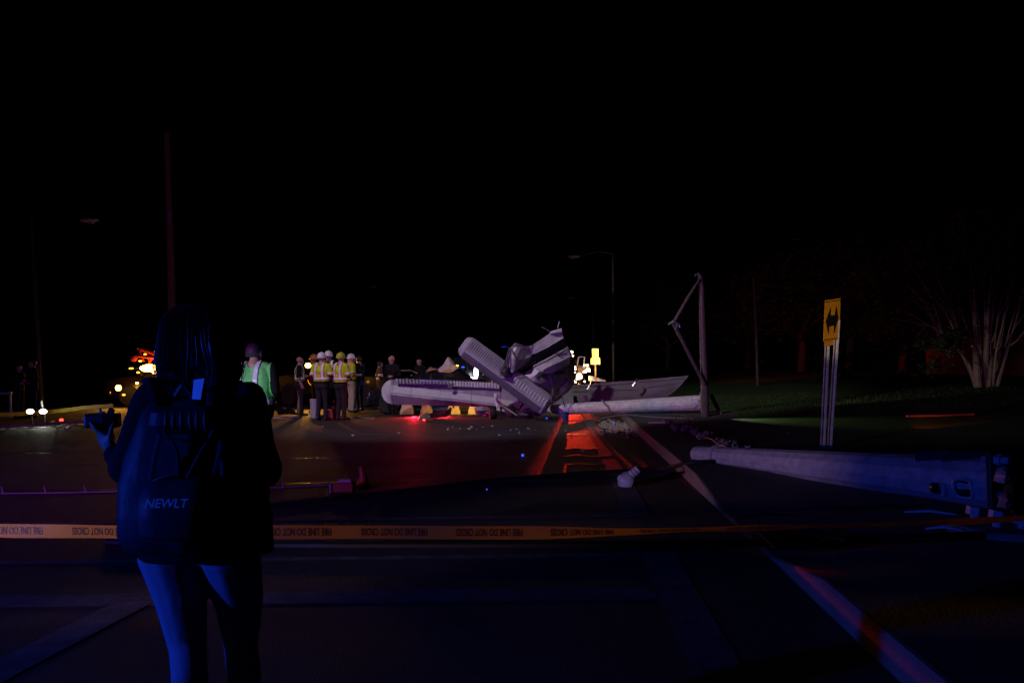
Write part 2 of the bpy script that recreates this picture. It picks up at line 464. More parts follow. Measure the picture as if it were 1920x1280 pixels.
# far (right) wing
TOP2 = [(1040, 730), (1070, 723), (1130, 717), (1190, 713), (1240, 708.5), (1280, 705), (1291, 703.5)]
BOT2 = [(1040, 772), (1070, 768), (1130, 764), (1200, 757), (1235, 750), (1258, 739), (1276, 723), (1291, 705)]
def wing2(x, n=8):
    yt, yb = lerp_list(TOP2, x), lerp_list(BOT2, x)
    Y0 = 22.3 + 0.5*(x - 1040)/250; out = []; k = min(1, (1293 - x)/60)
    for i in range(n + 1):
        t = i/n; p = P(x, yt + (yb - yt)*t, Y0 - 0.2*t); p.y -= k*lerp_list([(0, 0), (.13, .0), (.17, .06), (.6, .13), (1, .02)], t); out.append(p)
    for t in (1, .6, .3, 0):
        p = P(x, yt + (yb - yt)*t, Y0 - 0.2*t); p.y += 0.09*k*math.sin(PI*t*.9 + .2); out.append(p)
    return out
wb = MB(); secs = []
for x in list(range(1040, 1291, 8)) + [1291]:
    sct = wing2(x)
    for p in sct: p.y += noise.noise(p*2.1)*0.03
    secs.append(sct)
wb.rings(secs)
w2 = wb.build('wing', mat('aircraft_paint_dull', (0.25, 0.22, 0.25), 0.55, var=0.18, scale=3, bump=0.1, bscale=14), plane, smooth=True)
w2['label'] = 'swept far wing with pointed tip'
b = MB(); b.tube([P(1068, 727.5, 22.1), P(1130, 723, 22.15), P(1188, 718.5, 22.2)], 0.012, 6); b.tube([P(1195, 717, 22.25), P(1284, 710, 22.55)], 0.009, 6)
b.build('hinge_line', CHROME, w2)
for (x, y) in ((1106, 725), (1191, 719)):
    b = MB(); b.tube([P(x + 3, y - 9, 22.1), P(x, y - 2, 22.05), P(x - 5, y + 5, 22.05)], 0.03, 6); b.build('hinge_bracket', CHROME, w2)
b = MB(); b.tube([P(1096, 741, 21.9), P(1100, 753, 21.9)], 0.045, 8); b.build('strut_stub', ALUW, w2, smooth=True)
sheet('flap', [[(1103, 704, 23.3), (1118, 708, 23.3), (1135, 713, 23.3)], [(1103, 714, 23.2), (1120, 715, 23.2), (1136, 716, 23.2)]], ALUW, w2, amp=0.03, seed=5)

# tailplane: slanted plate, ribbed
SY = 19.9; ms = pxm(SY)
c0, U, V, N = rect_frame(P(948.5, 704, SY), P(1030, 764, SY + 0.1) - P(867, 644, SY - 0.1), P(962, 686, SY + 0.12) - P(936, 722, SY - 0.12))
if N.y > 0: N = -N
HL, HW = 101*ms, 23*ms
def tail_ring(u):
    e = HL - abs(u); r = 0.20
    k = 1.0 if e >= r else math.sqrt(max(0.0, 1 - ((r - e)/r)**2))
    k = 0.5 + 0.5*k
    th = min(1.0, 0.1 + e/0.12)
    pr = [(-1.0, 0.0), (-0.93, 0.045), (-0.56, 0.125), (-0.2, 0.12), (0.3, 0.10), (0.8, 0.05), (1.0, 0.0), (0.6, -0.04), (0, -0.06), (-0.6, -0.05)]
    return [c0 + U*u + V*(HW*k*v) + N*(d*th) for v, d in pr]
us = [-HL, -HL+.02, -HL+.06, -HL+.12, -HL+.2] + list(np.linspace(-HL+.3, HL-.3, 20)) + [HL-.2, HL-.12, HL-.06, HL-.02, HL]
b = MB(); rr = [tail_ring(u) for u in us]
for r_ in rr:
    for p in r_: p += N*(noise.noise(p*1.7)*0.02)
b.rings(rr); tail = b.build('tailplane', mat('tailplane_paint', (0.50, 0.48, 0.53), 0.45, 0.1, var=.15, scale=4), plane, smooth=False)
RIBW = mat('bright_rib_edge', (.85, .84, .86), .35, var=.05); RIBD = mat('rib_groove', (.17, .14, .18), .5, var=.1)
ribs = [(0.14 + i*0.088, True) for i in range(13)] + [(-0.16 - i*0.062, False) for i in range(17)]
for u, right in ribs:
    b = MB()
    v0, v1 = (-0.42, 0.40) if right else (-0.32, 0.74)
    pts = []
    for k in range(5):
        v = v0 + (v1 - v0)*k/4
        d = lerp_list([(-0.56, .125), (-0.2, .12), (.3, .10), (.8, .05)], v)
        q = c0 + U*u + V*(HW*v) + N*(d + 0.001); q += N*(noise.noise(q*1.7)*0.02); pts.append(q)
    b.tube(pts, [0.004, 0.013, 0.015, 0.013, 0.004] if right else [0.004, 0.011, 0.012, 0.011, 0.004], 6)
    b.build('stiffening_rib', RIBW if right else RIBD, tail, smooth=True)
b = MB(); er = [tail_ring(u) for u in np.linspace(-HL+.06, HL-.06, 24)]
for r_ in er:
    for p in r_: p += N*(noise.noise(p*1.7)*0.02)
b.add([p + N*.005 for r_ in er for p in (r_[0].lerp(r_[1], .3), r_[1], r_[2].lerp(r_[1], .08))], [(3*i+k, 3*i+k+1, 3*i+k+4, 3*i+k+3) for i in range(23) for k in range(2)])
b.build('edge_shade', mat('tail_edge_shade', (.17, .15, .19), .5, var=.15), tail, smooth=True)  # shade of the down-facing lower edge, painted as a darker strip
b = MB(); b.tube([tail_ring(u)[2] + N*0.004 for u in np.linspace(-HL+.05, HL-.05, 14)], 0.007, 6); b.build('hinge_line', ALUW, tail)
b = MB(); b.tube([tail_ring(u)[0] for u in np.linspace(-HL+.05, HL-.05, 14)], 0.012, 6); b.build('trailing_edge', CHROME, tail)
b = MB()
for k in range(7): b.box(P(938 + k*2.7, 703.5 + 0.55*k - (2 if k > 4 else 0), 19.62), (0.022, 0.03, 0.035))
b.build('bolts', CHROME, tail)
# tail fin and crumpled rear fuselage
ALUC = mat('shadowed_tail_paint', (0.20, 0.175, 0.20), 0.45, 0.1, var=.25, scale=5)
fin = sheet('fin', [[(950, 699, 19.75), (952, 670, 19.8), (957, 650, 19.85), (966, 645, 19.9)],
              [(960, 698, 19.75), (966, 676, 19.70), (975, 656, 19.82), (984, 650, 19.9)],
              [(978, 688, 19.9), (984, 672, 19.86), (989, 662, 19.95), (996, 651, 20.05)],
              [(992, 678, 20.2), (996, 668, 20.0), (1000, 660, 20.1), (1004, 646, 20.2)]], mat('crumpled_tail_paint', (0.30, 0.27, 0.30), 0.4, 0.15, var=.2, scale=5), plane, sub=3, amp=0.06, freq=4.2, seed=2, thick=.008)
for pl in ([(949, 700, 19.7), (951, 672, 19.72), (956, 651, 19.75), (966, 645, 19.8)], [(966, 645, 19.8), (984, 650, 19.8), (1003, 646, 20.1)], [(957, 651, 19.7), (968, 674, 19.62), (962, 698, 19.68)]):
    b = MB(); b.tube([P(*p) for p in pl], .012, 5); b.build('torn_edge', CHROME, fin)
def plate(name, pts, m, parent, th=.02):
    b = MB(); b.poly([P(*p) for p in pts], (0.004, th, 0.004)); return b.build(name, m, parent)
sheet('fin_skin', [[(980, 664, 19.95), (990, 652, 20.0), (1001, 645, 20.05)], [(1004, 663, 20.05), (1010, 650, 20.1), (1015, 636, 20.2)], [(1030, 650, 20.2), (1030, 641, 20.25), (1033, 623, 20.4)], [(1057, 634, 20.4), (1055, 626, 20.5), (1051, 617, 20.6)]], ALU, fin, sub=3, amp=.025, freq=3, seed=33)
sheet('fin_tip', [[(1033, 622, 20.38), (1042, 619, 20.4), (1052, 616, 20.45)], [(1030, 626, 20.3), (1042, 624, 20.25), (1054, 622, 20.35)]], ALUW, fin, sub=3, amp=.03, freq=6, seed=34)
sheet('rudder', [[(948, 704, 19.8), (956, 699, 19.75)], [(985, 690, 20.1), (990, 673, 20.05)], [(1025, 668, 20.4), (1027, 652, 20.3)], [(1063, 650, 20.8), (1058, 633, 20.55)]], mat('rudder_paint', (.035, .028, .04), .4, var=.2), plane, sub=4, amp=0.015, freq=2.5, seed=4)
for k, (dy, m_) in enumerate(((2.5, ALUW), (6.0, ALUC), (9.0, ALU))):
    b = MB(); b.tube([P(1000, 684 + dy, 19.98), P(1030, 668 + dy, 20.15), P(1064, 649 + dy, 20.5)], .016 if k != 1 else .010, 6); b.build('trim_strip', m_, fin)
sheet('rudder_post', [[(937, 690, 19.66), (943, 684, 19.62), (948, 672, 19.7)], [(937, 697, 19.6), (944, 697, 19.55), (950, 690, 19.6)], [(942, 703, 19.6), (948, 704, 19.55), (953, 702, 19.65)]], ALUD, plane, sub=4, amp=0.03, freq=5, seed=6)
b = MB(); b.tube([P(938, 700, 19.55), P(939, 692, 19.5), P(944, 684, 19.52), P(950, 676, 19.6), P(952, 660, 19.7), P(954, 651, 19.75)], 0.016, 6); b.build('control_cable', CHROME, plane)
fus = sheet('fuselage', [[(952, 708, 20.2), (985, 700, 20.3), (1020, 680, 20.6), (1050, 660, 20.9), (1064, 648, 21.2)],
                   [(965, 722, 20.1), (990, 712, 20.1), (1022, 694, 20.3), (1056, 674, 20.6), (1072, 660, 21.2)],
                   [(990, 735, 20.2), (1010, 726, 20.15), (1035, 708, 20.35), (1062, 692, 20.7), (1078, 680, 21.3)],
                   [(1010, 748, 20.4), (1028, 742, 20.35), (1045, 724, 20.5), (1066, 708, 20.9), (1079, 706, 21.4)],
                   [(1020, 762, 20.9), (1036, 758, 20.9), (1050, 748, 20.9), (1068, 730, 21.3), (1074, 722, 21.6)]], ALUF, plane, sub=6, amp=0.10, freq=2.2, seed=9)
sheet('fuselage_panel', [[(1000, 688, 20.05), (1030, 673, 20.2), (1064, 655, 20.6)], [(1008, 699, 19.92), (1036, 684, 20.05), (1070, 668, 20.5)], [(1026, 700, 20.1), (1045, 694, 20.25), (1068, 684, 20.7)]], ALU, fus, sub=5, amp=0.05, freq=2.4, seed=13)
sheet('torn_skin', [[(984, 703, 19.9), (996, 701, 19.85), (1002, 691, 19.85), (1006, 690, 19.9)], [(994, 709, 19.85), (1002, 704, 19.8), (1010, 697, 19.8), (1020, 695, 19.95)], [(1001, 716, 19.9), (1004, 710, 19.85), (1012, 704, 19.9), (1019, 698, 20.0)]], ALUW, fus, sub=4, amp=0.02, freq=3, seed=3)
for pts in ([(1003, 676), (1004, 684), (1006, 692)], [(1012, 697), (1024, 694), (1040, 688), (1050, 680)], [(1060, 653), (1045, 658), (1040, 661)], [(1040, 661), (1050, 668), (1056, 667)], [(1003, 690), (1001, 698), (1004, 706)], [(1018, 700), (1026, 699), (1034, 698)]):
    b = MB(); b.tube([P(x, y, 19.98 + (x - 1000)*0.006) for x, y in pts], [0.012, 0.022, 0.008], 6, flat=0.5); b.build('tear', BLACKP, fus)
sheet('torn_hole', [[(1038, 697, 20.12), (1050, 693, 20.2), (1060, 696, 20.3)], [(1040, 703, 20.12), (1050, 702, 20.2), (1058, 700, 20.3)]], BLACKP, fus, sub=3, amp=0.02, seed=8)
b = MB(); b.tube([P(1045, 619, 20.65), P(1046.5, 611, 20.65), P(1049, 602, 20.65)], 0.014, 6); b.build('antenna', mat('antenna_paint', (0.5, .4, .42), .5), plane)
b = MB(); b.tube([P(1031, 622, 20.6), P(1024, 617, 20.6), P(1015, 612.5, 20.6)], 0.008, 5); b.build('antenna_wire', STEEL, plane)
b = MB()
for x0, y0, x1, y1 in ((1034, 737, 1039, 728), (1020, 732, 1023, 727), (1044, 744, 1062, 727)):
    b2 = MB(); b2.tube([P(x0, y0, 20.1), P(x1, y1, 20.3)], 0.014, 6); b2.build('bent_stringer', CHROME, fus)
sheet('collapsed_frame', [[(1060, 712, 20.9), (1070, 716, 20.9), (1080, 706, 21.1)], [(1048, 728, 20.7), (1060, 724, 20.7), (1072, 720, 21.0)], [(1036, 752, 20.7), (1050, 742, 20.8), (1062, 736, 21.0)]], ALU, fus, sub=4, amp=0.04, seed=17)
# torn slivers of skin and hanging wires round the break
rk = random.Random(77)
for i in range(26):
    x = rk.uniform(1052, 1080); y = rk.uniform(654, 740); Yb = 20.6 + (x - 1050)*.02
    dx, dy = rk.uniform(-7, 7), rk.uniform(-9, 9)
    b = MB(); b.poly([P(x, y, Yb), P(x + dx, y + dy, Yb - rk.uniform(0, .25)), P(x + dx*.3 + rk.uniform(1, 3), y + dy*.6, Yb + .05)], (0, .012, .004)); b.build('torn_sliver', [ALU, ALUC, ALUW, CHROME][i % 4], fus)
for i in range(9):
    x = rk.uniform(985, 1070); y = rk.uniform(705, 745)
    b = MB(); b.tube(catmull([P(x, y, 20.1), P(x + rk.uniform(-5, 5), y + 10, 20.0), P(x + rk.uniform(-9, 9), y + rk.uniform(16, 26), 20.05)], 4), .009, 5); b.build('hanging_wire', [CABLE, STEEL][i % 2], fus)
for i in range(7):
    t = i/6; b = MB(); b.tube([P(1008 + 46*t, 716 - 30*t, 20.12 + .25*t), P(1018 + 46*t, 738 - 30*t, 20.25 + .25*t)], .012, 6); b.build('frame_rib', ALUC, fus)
# undercarriage
def gear(px, py, Y, r, parent, yaw=0.0):
    c = P(px, py, Y); rot = Matrix.Rotation(yaw, 3, 'Z')
    b = MB(); b.lathe(c, [(r*.55, -.075), (r*.85, -.085), (r*.97, -.055), (r, 0), (r*.97, .055), (r*.85, .085), (r*.55, .075)], 20, 'X', rot)
    o = b.build('wheel', DARK, parent, smooth=True)
    b = MB(); b.lathe(c, [(.001, -.05), (r*.5, -.06), (r*.55, -.03), (r*.55, .03), (r*.5, .06), (.001, .05)], 14, 'X', rot); b.build('rim', STEEL, o, smooth=True)
    return o
gear(924, 774, 20.9, 0.19, plane, 0.15)
b = MB(); b.tube([P(929, 738, 21.2), P(931, 750, 21.1), P(933, 764, 21.0)], [0.05, 0.055, 0.035], 8, flat=.5); b.build('wing_strut', ALUW, plane, smooth=True)
b = MB(); b.tube([P(985, 752, 21.0), P(978, 764, 20.9), P(971, 773, 20.8)], [0.05, 0.07, 0.05], 8, flat=.6); b.build('wing_strut', CHROME, plane, smooth=True)
b = MB(); b.tube([P(933, 752, 21.0), P(950, 766, 20.9), P(970, 779, 20.6)], [0.03, 0.035, 0.025], 8); b.build('landing_leg', STEEL, plane, smooth=True)
for i, (x, y, Y, s, m_) in enumerate(((903, 770, 21.5, 12, 'p'), (945, 770, 21.4, 14, 'w'), (958, 775, 21.2, 10, 'd'), (988, 777, 20.6, 13, 'd'), (912, 774, 21.6, 8, 'w'), (1000, 772, 20.8, 16, 'a'))):
    mm = {'p': mat('crushed_pale_blue_panel', (.35, .36, .42), .5), 'w': ALU, 'd': ALUDK, 'a': ALUDK}[m_]
    sheet('belly_panel', [[(x - s, y - 6, Y), (x, y - 8, Y - .15), (x + s, y - 5, Y)], [(x - s, y, Y - .1), (x, y, Y - .3), (x + s, y + 1, Y - .1)], [(x - s + 2, y + 5, Y), (x, y + 6, Y - .1), (x + s - 3, y + 6, Y)]], mm, plane, sub=3, amp=0.07, freq=3.5, seed=20 + i)

# ------------------------------------------------------------------ fallen and standing poles
# silver mast across the wreck
mast = thing('fallen_light_mast', 'thick silver steel mast lying level in front of the far wing', 'pole', G(1180, 790))
ax = [P(1036, 764, 20.9), P(1048, 767.5, 20.75), P(1100, 765, 20.5), P(1180, 762, 20.2), P(1250, 758.5, 19.95), P(1314, 755.5, 19.7)]
rd_ = [7*ms, 10*ms, 11.4*ms, 13*ms, 14*ms, 14.8*ms]
b = MB(); pa = catmull(ax, 6); ra = [v[0] for v in catmull([(r, 0, 0) for r in rd_], 6)]
b.tube(pa, ra, 16); b.build('shaft', mat('bright_galvanised', (.80, .77, .79), .55, .0, var=.28, scale=9, bump=.25, bscale=30), mast, smooth=False)
b = MB(); e = ax[-1]
b.box(e + Vector((0.06, 0, 0.02)), (0.05, 0.5, 0.46)); b.build('base_flange', GALV, mast, bevel=0.008)
for dz in (-0.13, -0.19):
    b = MB(); b.lathe(e + Vector((-0.02, -0.24, dz)), [(.03, -.05), (.045, -.02), (.045, .02), (.03, .05)], 8); b.build('anchor_nut', CHROME, mast)
b = MB(); hp = [(1296, 749.5), (1309, 748.5), (1311.5, 750), (1311, 754), (1308, 757), (1296, 757.5)]
b.tube([P(x, y, 19.49) for x, y in hp], 0.009, 5); b.build('hand_hole_rim', STEEL, mast)
b = MB(); b.tube([P(1128, 749, 20.2), P(1133, 756, 20.18), P(1141, 762, 20.17), P(1144, 775, 20.2)], 0.02, 6); b.build('weld_band', STEEL, mast)

# broken upright post with its folded arm
POSTP = mat('dark_post_paint', (.14, .10, .12), .45, .2, var=.25, scale=8)
post = thing('broken_signal_post', 'upright steel post with a bent arm folded down its side', 'post', G(1322, 793))
b = MB(); b.tube([G(1322, 794), P(1321, 720, 19.35), P(1317, 600, 19.35), P(1315.5, 540, 19.35), P(1313, 519, 19.35), P(1309, 513, 19.35), P(1304, 515, 19.35), P(1303, 519, 19.35)], [.098, .096, .082, .07, .055, .04, .025, .015], 14)
b.build('shaft', POSTP, post, smooth=True)
b = MB(); b.tube([P(1313, 522, 19.3), P(1290, 558, 19.1), P(1262, 607, 18.95)], [.03, .045, .045], 10); b.build('arm', POSTP, post, smooth=True)
b = MB(); b.tube([P(1262, 604, 18.95), P(1280, 640, 19.0), P(1300, 680, 19.1), P(1321, 720, 19.2)], [.05, .045, .045, .04], 10); b.build('arm', POSTP, post, smooth=True)
b = MB(); b.tube([P(1253, 608, 18.95), P(1262, 604, 18.93), P(1270, 608, 18.95), P(1266, 617, 18.95)], [.02, .06, .055, .03], 8); b.build('elbow_bracket', ALUDK, post, smooth=True)
b = MB(); b.tube([P(1273, 608, 18.95), P(1275, 614, 18.95)], .03, 8); b.build('bolt', CHROME, post)
b = MB(); b.tube([P(1333, 740, 19.5), P(1345, 764, 19.4), G(1358, 790)], [.05, .055, .055], 10); b.build('brace', POSTP, post, smooth=True)
b = MB(); b.box(P(1303, 782, 19.6), (0.36, 0.5, 0.10)); pb = b.build('stone_block', CONC, None, bevel=0.012); tag(pb, 'pale stone block lying on the pavement beside the broken post', 'block')
b = MB(); b.box(P(1312, 787, 19.7), (0.62, 0.55, 0.05)); pb = b.build('footing_plate', GALV, None, bevel=0.01); tag(pb, 'flat grey plate under the pale stone block by the post', 'plate')

# big pole lying on the pavement at the right
fp = thing('fallen_signal_pole', 'faceted tapering steel pole lying on the pavement at the right', 'pole', G(1600, 900))
A = P(1303, 849, 10.9); A.z = 0.16 + 0.22; B_ = P(1905, 905, 6.6); B_.z = 0.16 + 0.28
A = P(1306, 851, 10.6); B_ = P(1895, 911, 6.75)
pts = [A.lerp(B_, t) for t in np.linspace(0, 1, 12)]
rads = [0.105 + (0.235 - 0.105)*t for t in np.linspace(0, 1, 12)]
b = MB(); b.tube(pts, rads, 12); b.build('shaft', GALV, fp)
dirp = (B_ - A).normalized()
def ringtube(c, r, w_, m, name, par, thick=0.02):
    up = Vector((0, 0, 1)); a_ = (up - dirp*up.dot(dirp)).normalized(); b_ = dirp.cross(a_)
    mb = MB(); rings = []
    for k in range(25):
        an = 2*PI*k/24; rr = r + thick
        o_ = c + (a_*math.cos(an) + b_*math.sin(an))*r; p_ = c + (a_*math.cos(an) + b_*math.sin(an))*rr
        rings.append([o_ - dirp*w_/2, o_ + dirp*w_/2, p_ + dirp*w_/2, p_ - dirp*w_/2])
    mb.rings(rings, cap=False); return mb.build(name, m, par)
ringtube(A + dirp*0.42, 0.122, 0.06, GALV, 'clamp_ring', fp)
b = MB(); cc = A + dirp*0.45 + Vector((0, -0.12, -0.13)); b.tube([cc, cc + Vector((.06, -.02, -.05)), cc + Vector((.14, -.02, -.04))], .018, 6); b.build('clamp_lug', GALV, fp)
# hand hole near the base end: raised rim and dark hole
cen = A.lerp(B_, 0.93); vn = Vector((-0.62, -0.76, -0.12)).normalized(); vn = (vn - dirp*vn.dot(dirp)).normalized(); vt = dirp.cross(vn)
if vt.z < 0: vt = -vt
def onpole(u, v, h=0.0): 
    r = 0.222
    return cen + dirp*u + vt*v + vn*(math.sqrt(max(0, r*r - v*v))*1.0 + h)
outl = [(0.085*math.copysign(abs(math.cos(a))**.6, math.cos(a)), 0.085*math.copysign(abs(math.sin(a))**.6, math.sin(a))) for a in np.linspace(0, 2*PI, 25)[:-1]]
b = MB(); b.tube([onpole(u + 0.02, v, 0.004) for u, v in outl] + [onpole(outl[0][0] + 0.02, outl[0][1], 0.004)], 0.018, 6); b.build('hand_hole_rim', GALV, fp, smooth=True)
b = MB(); b.add([onpole(u*.93 + 0.02, v*.93, 0.006) for u, v in outl], [tuple(range(24))]); b.build('hand_hole', mat('hole_black', (.004, .004, .005), .9, var=0), fp)
b = MB(); b.lathe(onpole(-0.25, -0.02, 0.0), [(.001, -.03), (.05, -.03), (.05, .02), (.035, .035), (.001, .035)], 14, 'Y'); b.build('cable_port', BLACKP, fp, smooth=True)
b = MB(); b.box(onpole(-0.15, -0.03, -0.015), (.09, .05, .11)); b.build('cover_plate', GALV, fp, bevel=.01)
# torn sheet lying on top of the pole
tp = cen + Vector((-0.25, 0.05, 0.23))
o = sheet('torn_sheet', [[tp + Vector((-.32, -.10, -.02)), tp + Vector((0, -.14, 0)), tp + Vector((.25, -.1, -.0))], [tp + Vector((-.28, .02, .03)), tp + Vector((0, 0, .05)), tp + Vector((.34, .02, .04))], [tp + Vector((-.1, .1, .05)), tp + Vector((.1, .12, .04)), tp + Vector((.4, .1, .03))]], mat('grey_scrap', (.14, .14, .15), .6), None, sub=3, amp=.015, freq=6, px=False, seed=2)
tag(o, 'torn grey metal scrap lying on top of the fallen pole', 'scrap')
# base plate and foundation at the broken foot
for i, (x_, y_) in enumerate(((1880, 890), (1892, 915), (1884, 938), (1900, 960))):
    sheet('torn_base_metal', [[(x_ - 14, y_ - 12, 6.62), (x_ + 4, y_ - 16, 6.5), (x_ + 22, y_ - 8, 6.55)], [(x_ - 8, y_, 6.5), (x_ + 6, y_ + 2, 6.35), (x_ + 24, y_ + 4, 6.45)], [(x_ - 12, y_ + 12, 6.55), (x_ + 3, y_ + 16, 6.42), (x_ + 18, y_ + 10, 6.5)]], [GALV, CABLE, STEEL, CABLE][i], fp, sub=3, amp=.05, freq=9, seed=90 + i)
b = MB(); e = B_ + dirp*0.02; up = Vector((0, 0, 1)); a_ = (up - dirp*up.dot(dirp)).normalized(); b_ = dirp.cross(a_)
rt = Matrix((dirp, b_, a_)).transposed()
b.box(e, (0.05, 0.62, 0.62), rt); b.build('base_plate', mat('dark_steel', (.03, .03, .035), .5, .3), fp, bevel=.01)
for sx, sz in ((-.24, -.24), (.24, -.24), (-.24, .24), (.24, .24)):
    b = MB(); q = e + b_*sx + a_*sz
    b.tube([q - dirp*0.09, q + dirp*0.14], .03, 8); b.tube([q + dirp*0.03, q + dirp*0.08], .05, 6); b.build('anchor_bolt', GALV, fp)
fd = thing('pole_foundation', 'low round concrete footing on the pavement under the pole foot', 'footing', G(1900, 1010, .16))
cF = G(1932, 1020, 0.10) + Vector((0.06, 0.25, 0))
b = MB(); b.lathe(cF, [(.001, -.08), (.46, -.08), (.47, .07), (.45, .10), (.001, .105)], 36); b.build('slab', CONC, fd, smooth=True)
for dx, dy, hh in ((-.22, -.12, .12), (-.10, -.22, .07), (0.05, -.28, .13), (-.26, .1, .10)):
    b = MB(); q = cF + Vector((dx, dy, .10)); b.tube([q, q + Vector((.02, 0, hh))], .032, 8); b.tube([q + Vector((0, 0, hh*.5)), q + Vector((0.01, 0, hh*.5 + .06))], .058, 6); b.build('anchor_bolt', GALV, fd)

# double-headed arrow marker sign on two channel posts
sg = thing('marker_sign', 'yellow sign with black arrow mark on two leaning steel posts', 'sign', G(1550, 872, .17))
SYd = 11.6
yel = mat('yellow_sign_sheeting', (0.82, 0.36, 0.02), 0.45, var=0.1, scale=5)
ink = mat('black_sign_ink', (0.008, 0.008, 0.008), 0.6, var=0)
q = [P(1547, 563, SYd - .05), P(1576, 559, SYd + .08), P(1574, 636, SYd + .08), P(1544, 640, SYd - .05)]
b = MB(); b.poly(q, (0.004, 0.02, 0)); b.build('panel', yel, sg)
def signpt(u, v, h=0.005):
    t = q[0].lerp(q[1], u); bt = q[3].lerp(q[2], u); p = t.lerp(bt, v); return p + Vector((0, -h, 0))
arrow = [(.36, .19), (.37, .39), (.64, .39), (.71, .17), (.87, .48), (.62, .85), (.62, .645), (.30, .655), (.28, .85), (.08, .51)]
b = MB(); b.add([signpt(u, v) for u, v in arrow], [tuple(range(10))]); b.build('arrow', ink, sg)
for v0, v1 in ((.035, .055), (.955, .975)):
    b = MB(); b.add([signpt(.02, v0), signpt(.98, v0), signpt(.98, v1), signpt(.02, v1)], [(0, 1, 2, 3)]); b.build('border_line', ink, sg)
b = MB(); q2 = [p + Vector((.03, .05, -.07)) for p in q]; b.poly(q2, (0.004, 0.012, 0)); b.build('rear_panel', yel, sg)
for (xb, xt) in ((1541, 1553.5), (1553, 1571)):
    top = P(xt, 600, SYd + .06); bot = G(xb + 0.5, 872, 0.12); bot = P(xb, 872, SYd + .06)
    d = (top - bot).normalized(); r_ = d.cross(Vector((0, 1, 0))).normalized(); f_ = r_.cross(d)
    w_, dp = .036, .03
    sec = [(-w_, -.0), (-w_*.6, 0), (-w_*.4, dp), (w_*.4, dp), (w_*.6, 0), (w_, 0), (w_, .006), (w_*.66, .006), (w_*.46, dp + .006), (-w_*.46, dp + .006), (-w_*.66, .006), (-w_, .006)]
    b = MB(); b.rings([[p + r_*x + Vector((0, 1, 0))*y for x, y in sec] for p in (bot, top)])
    po = b.build('post', GALV, sg)
    hb = MB(); L_ = (top - bot).length
    for k in range(int(L_/.05)):
        cq = bot + d*(0.03 + k*.05) + Vector((0, dp - .0035, 0)); hb.add([cq + r_*.008*math.cos(a) + d*.008*math.sin(a) for a in np.linspace(0, 2*PI, 7)[:-1]], [tuple(range(6))])
    ho = hb.build('punched_holes', ink, po); ho['kind'] = 'stuff'

# ------------------------------------------------------------------ people
def capsule(mb, a, b, ra, rb, n=12, flat=1.0):
    a, b = Vector(a), Vector(b); d = b - a; L_ = d.length
    d = d.normalized() if L_ > 1e-6 else Vector((0, 0, 1))
    pts, rs = [], []
    for t in (-.999, -.8, -.5, 0): pts.append(a + d*ra*t); rs.append(ra*math.sqrt(max(0.0005, 1 - t*t)))
    for t in (0, .5, .8, .999): pts.append(b + d*rb*t); rs.append(rb*math.sqrt(max(0.0005, 1 - t*t)))
    k0 = len(mb.v); mb.tube(pts, rs, n)
    if flat != 1.0:
        cy = (a.y + b.y)/2
        for i in range(k0, len(mb.v)):
            v = mb.v[i]; mb.v[i] = (v[0], cy + (v[1] - cy)*flat, v[2])

def fuse(prims, voxel, smooth_it=3, factor=0.5):
    """one continuous surface from overlapping limbs; returns mesh + tag per face"""
    mb = MB()
    for t, a, b, ra, rb, fl in prims: capsule(mb, a, b, ra, rb, flat=fl)
    me = mb.mesh('fuse'); o = bpy.data.objects.new('fuse', me)
    m = o.modifiers.new('r', 'REMESH'); m.mode = 'VOXEL'; m.voxel_size = voxel; m.adaptivity = 0
    me2 = eval_mesh(o); bpy.data.meshes.remove(me)
    bm = bmesh.new(); bm.from_mesh(me2)
    for _ in range(smooth_it): bmesh.ops.smooth_vert(bm, verts=bm.verts, factor=factor, use_axis_x=True, use_axis_y=True, use_axis_z=True)
    bm.to_mesh(me2); bm.free()
    for p in me2.polygons: p.use_smooth = True
    n = len(me2.polygons); C = np.empty(n*3); me2.polygons.foreach_get('center', C); C = C.reshape(-1, 3)
    best = np.full(n, 1e9); idx = np.zeros(n, int); tags = []
    for t, a, b, ra, rb, fl in prims:
        if t not in tags: tags.append(t)
        a_, b_ = np.array(a, float), np.array(b, float); d = b_ - a_; L2 = max(1e-9, d @ d)
        s = np.clip(((C - a_) @ d)/L2, 0, 1); q = a_ + s[:, None]*d
        df = C - q; df[:, 1] /= fl
        dist = np.sqrt((df**2).sum(1)) - (ra + (rb - ra)*s)
        k = dist < best; best[k] = dist[k]; idx[k] = tags.index(t)
    return me2, tags, idx, C

def shell(me, pred_faces, off, name, m, parent, world=False, jitter=0.0):
    """faces of a body mesh lifted off along their normals: clothing"""
    sel = np.nonzero(pred_faces)[0]
    if len(sel) == 0: return None
    vs = {}; fs = []; V_ = me.vertices
    for i in sel:
        f = []
        for vi in me.polygons[int(i)].vertices:
            if vi not in vs: vs[vi] = len(vs)
            f.append(vs[vi])
        fs.append(f)
    pts = []
    for vi in vs:
        v = V_[vi]; k = off + (jitter*noise.noise(v.co*9) if jitter else 0); pts.append(v.co + v.normal*k)
    b = MB(); b.add(pts, fs)
    me3 = bpy.data.meshes.new(name); me3.from_pydata(b.v, [], b.f)
    for p in me3.polygons: p.use_smooth = True
    o = link(name, me3, m, parent, world=world)
    so_ = o.modifiers.new('solid', 'SOLIDIFY'); so_.thickness = 0.006; so_.offset = -1
    return o

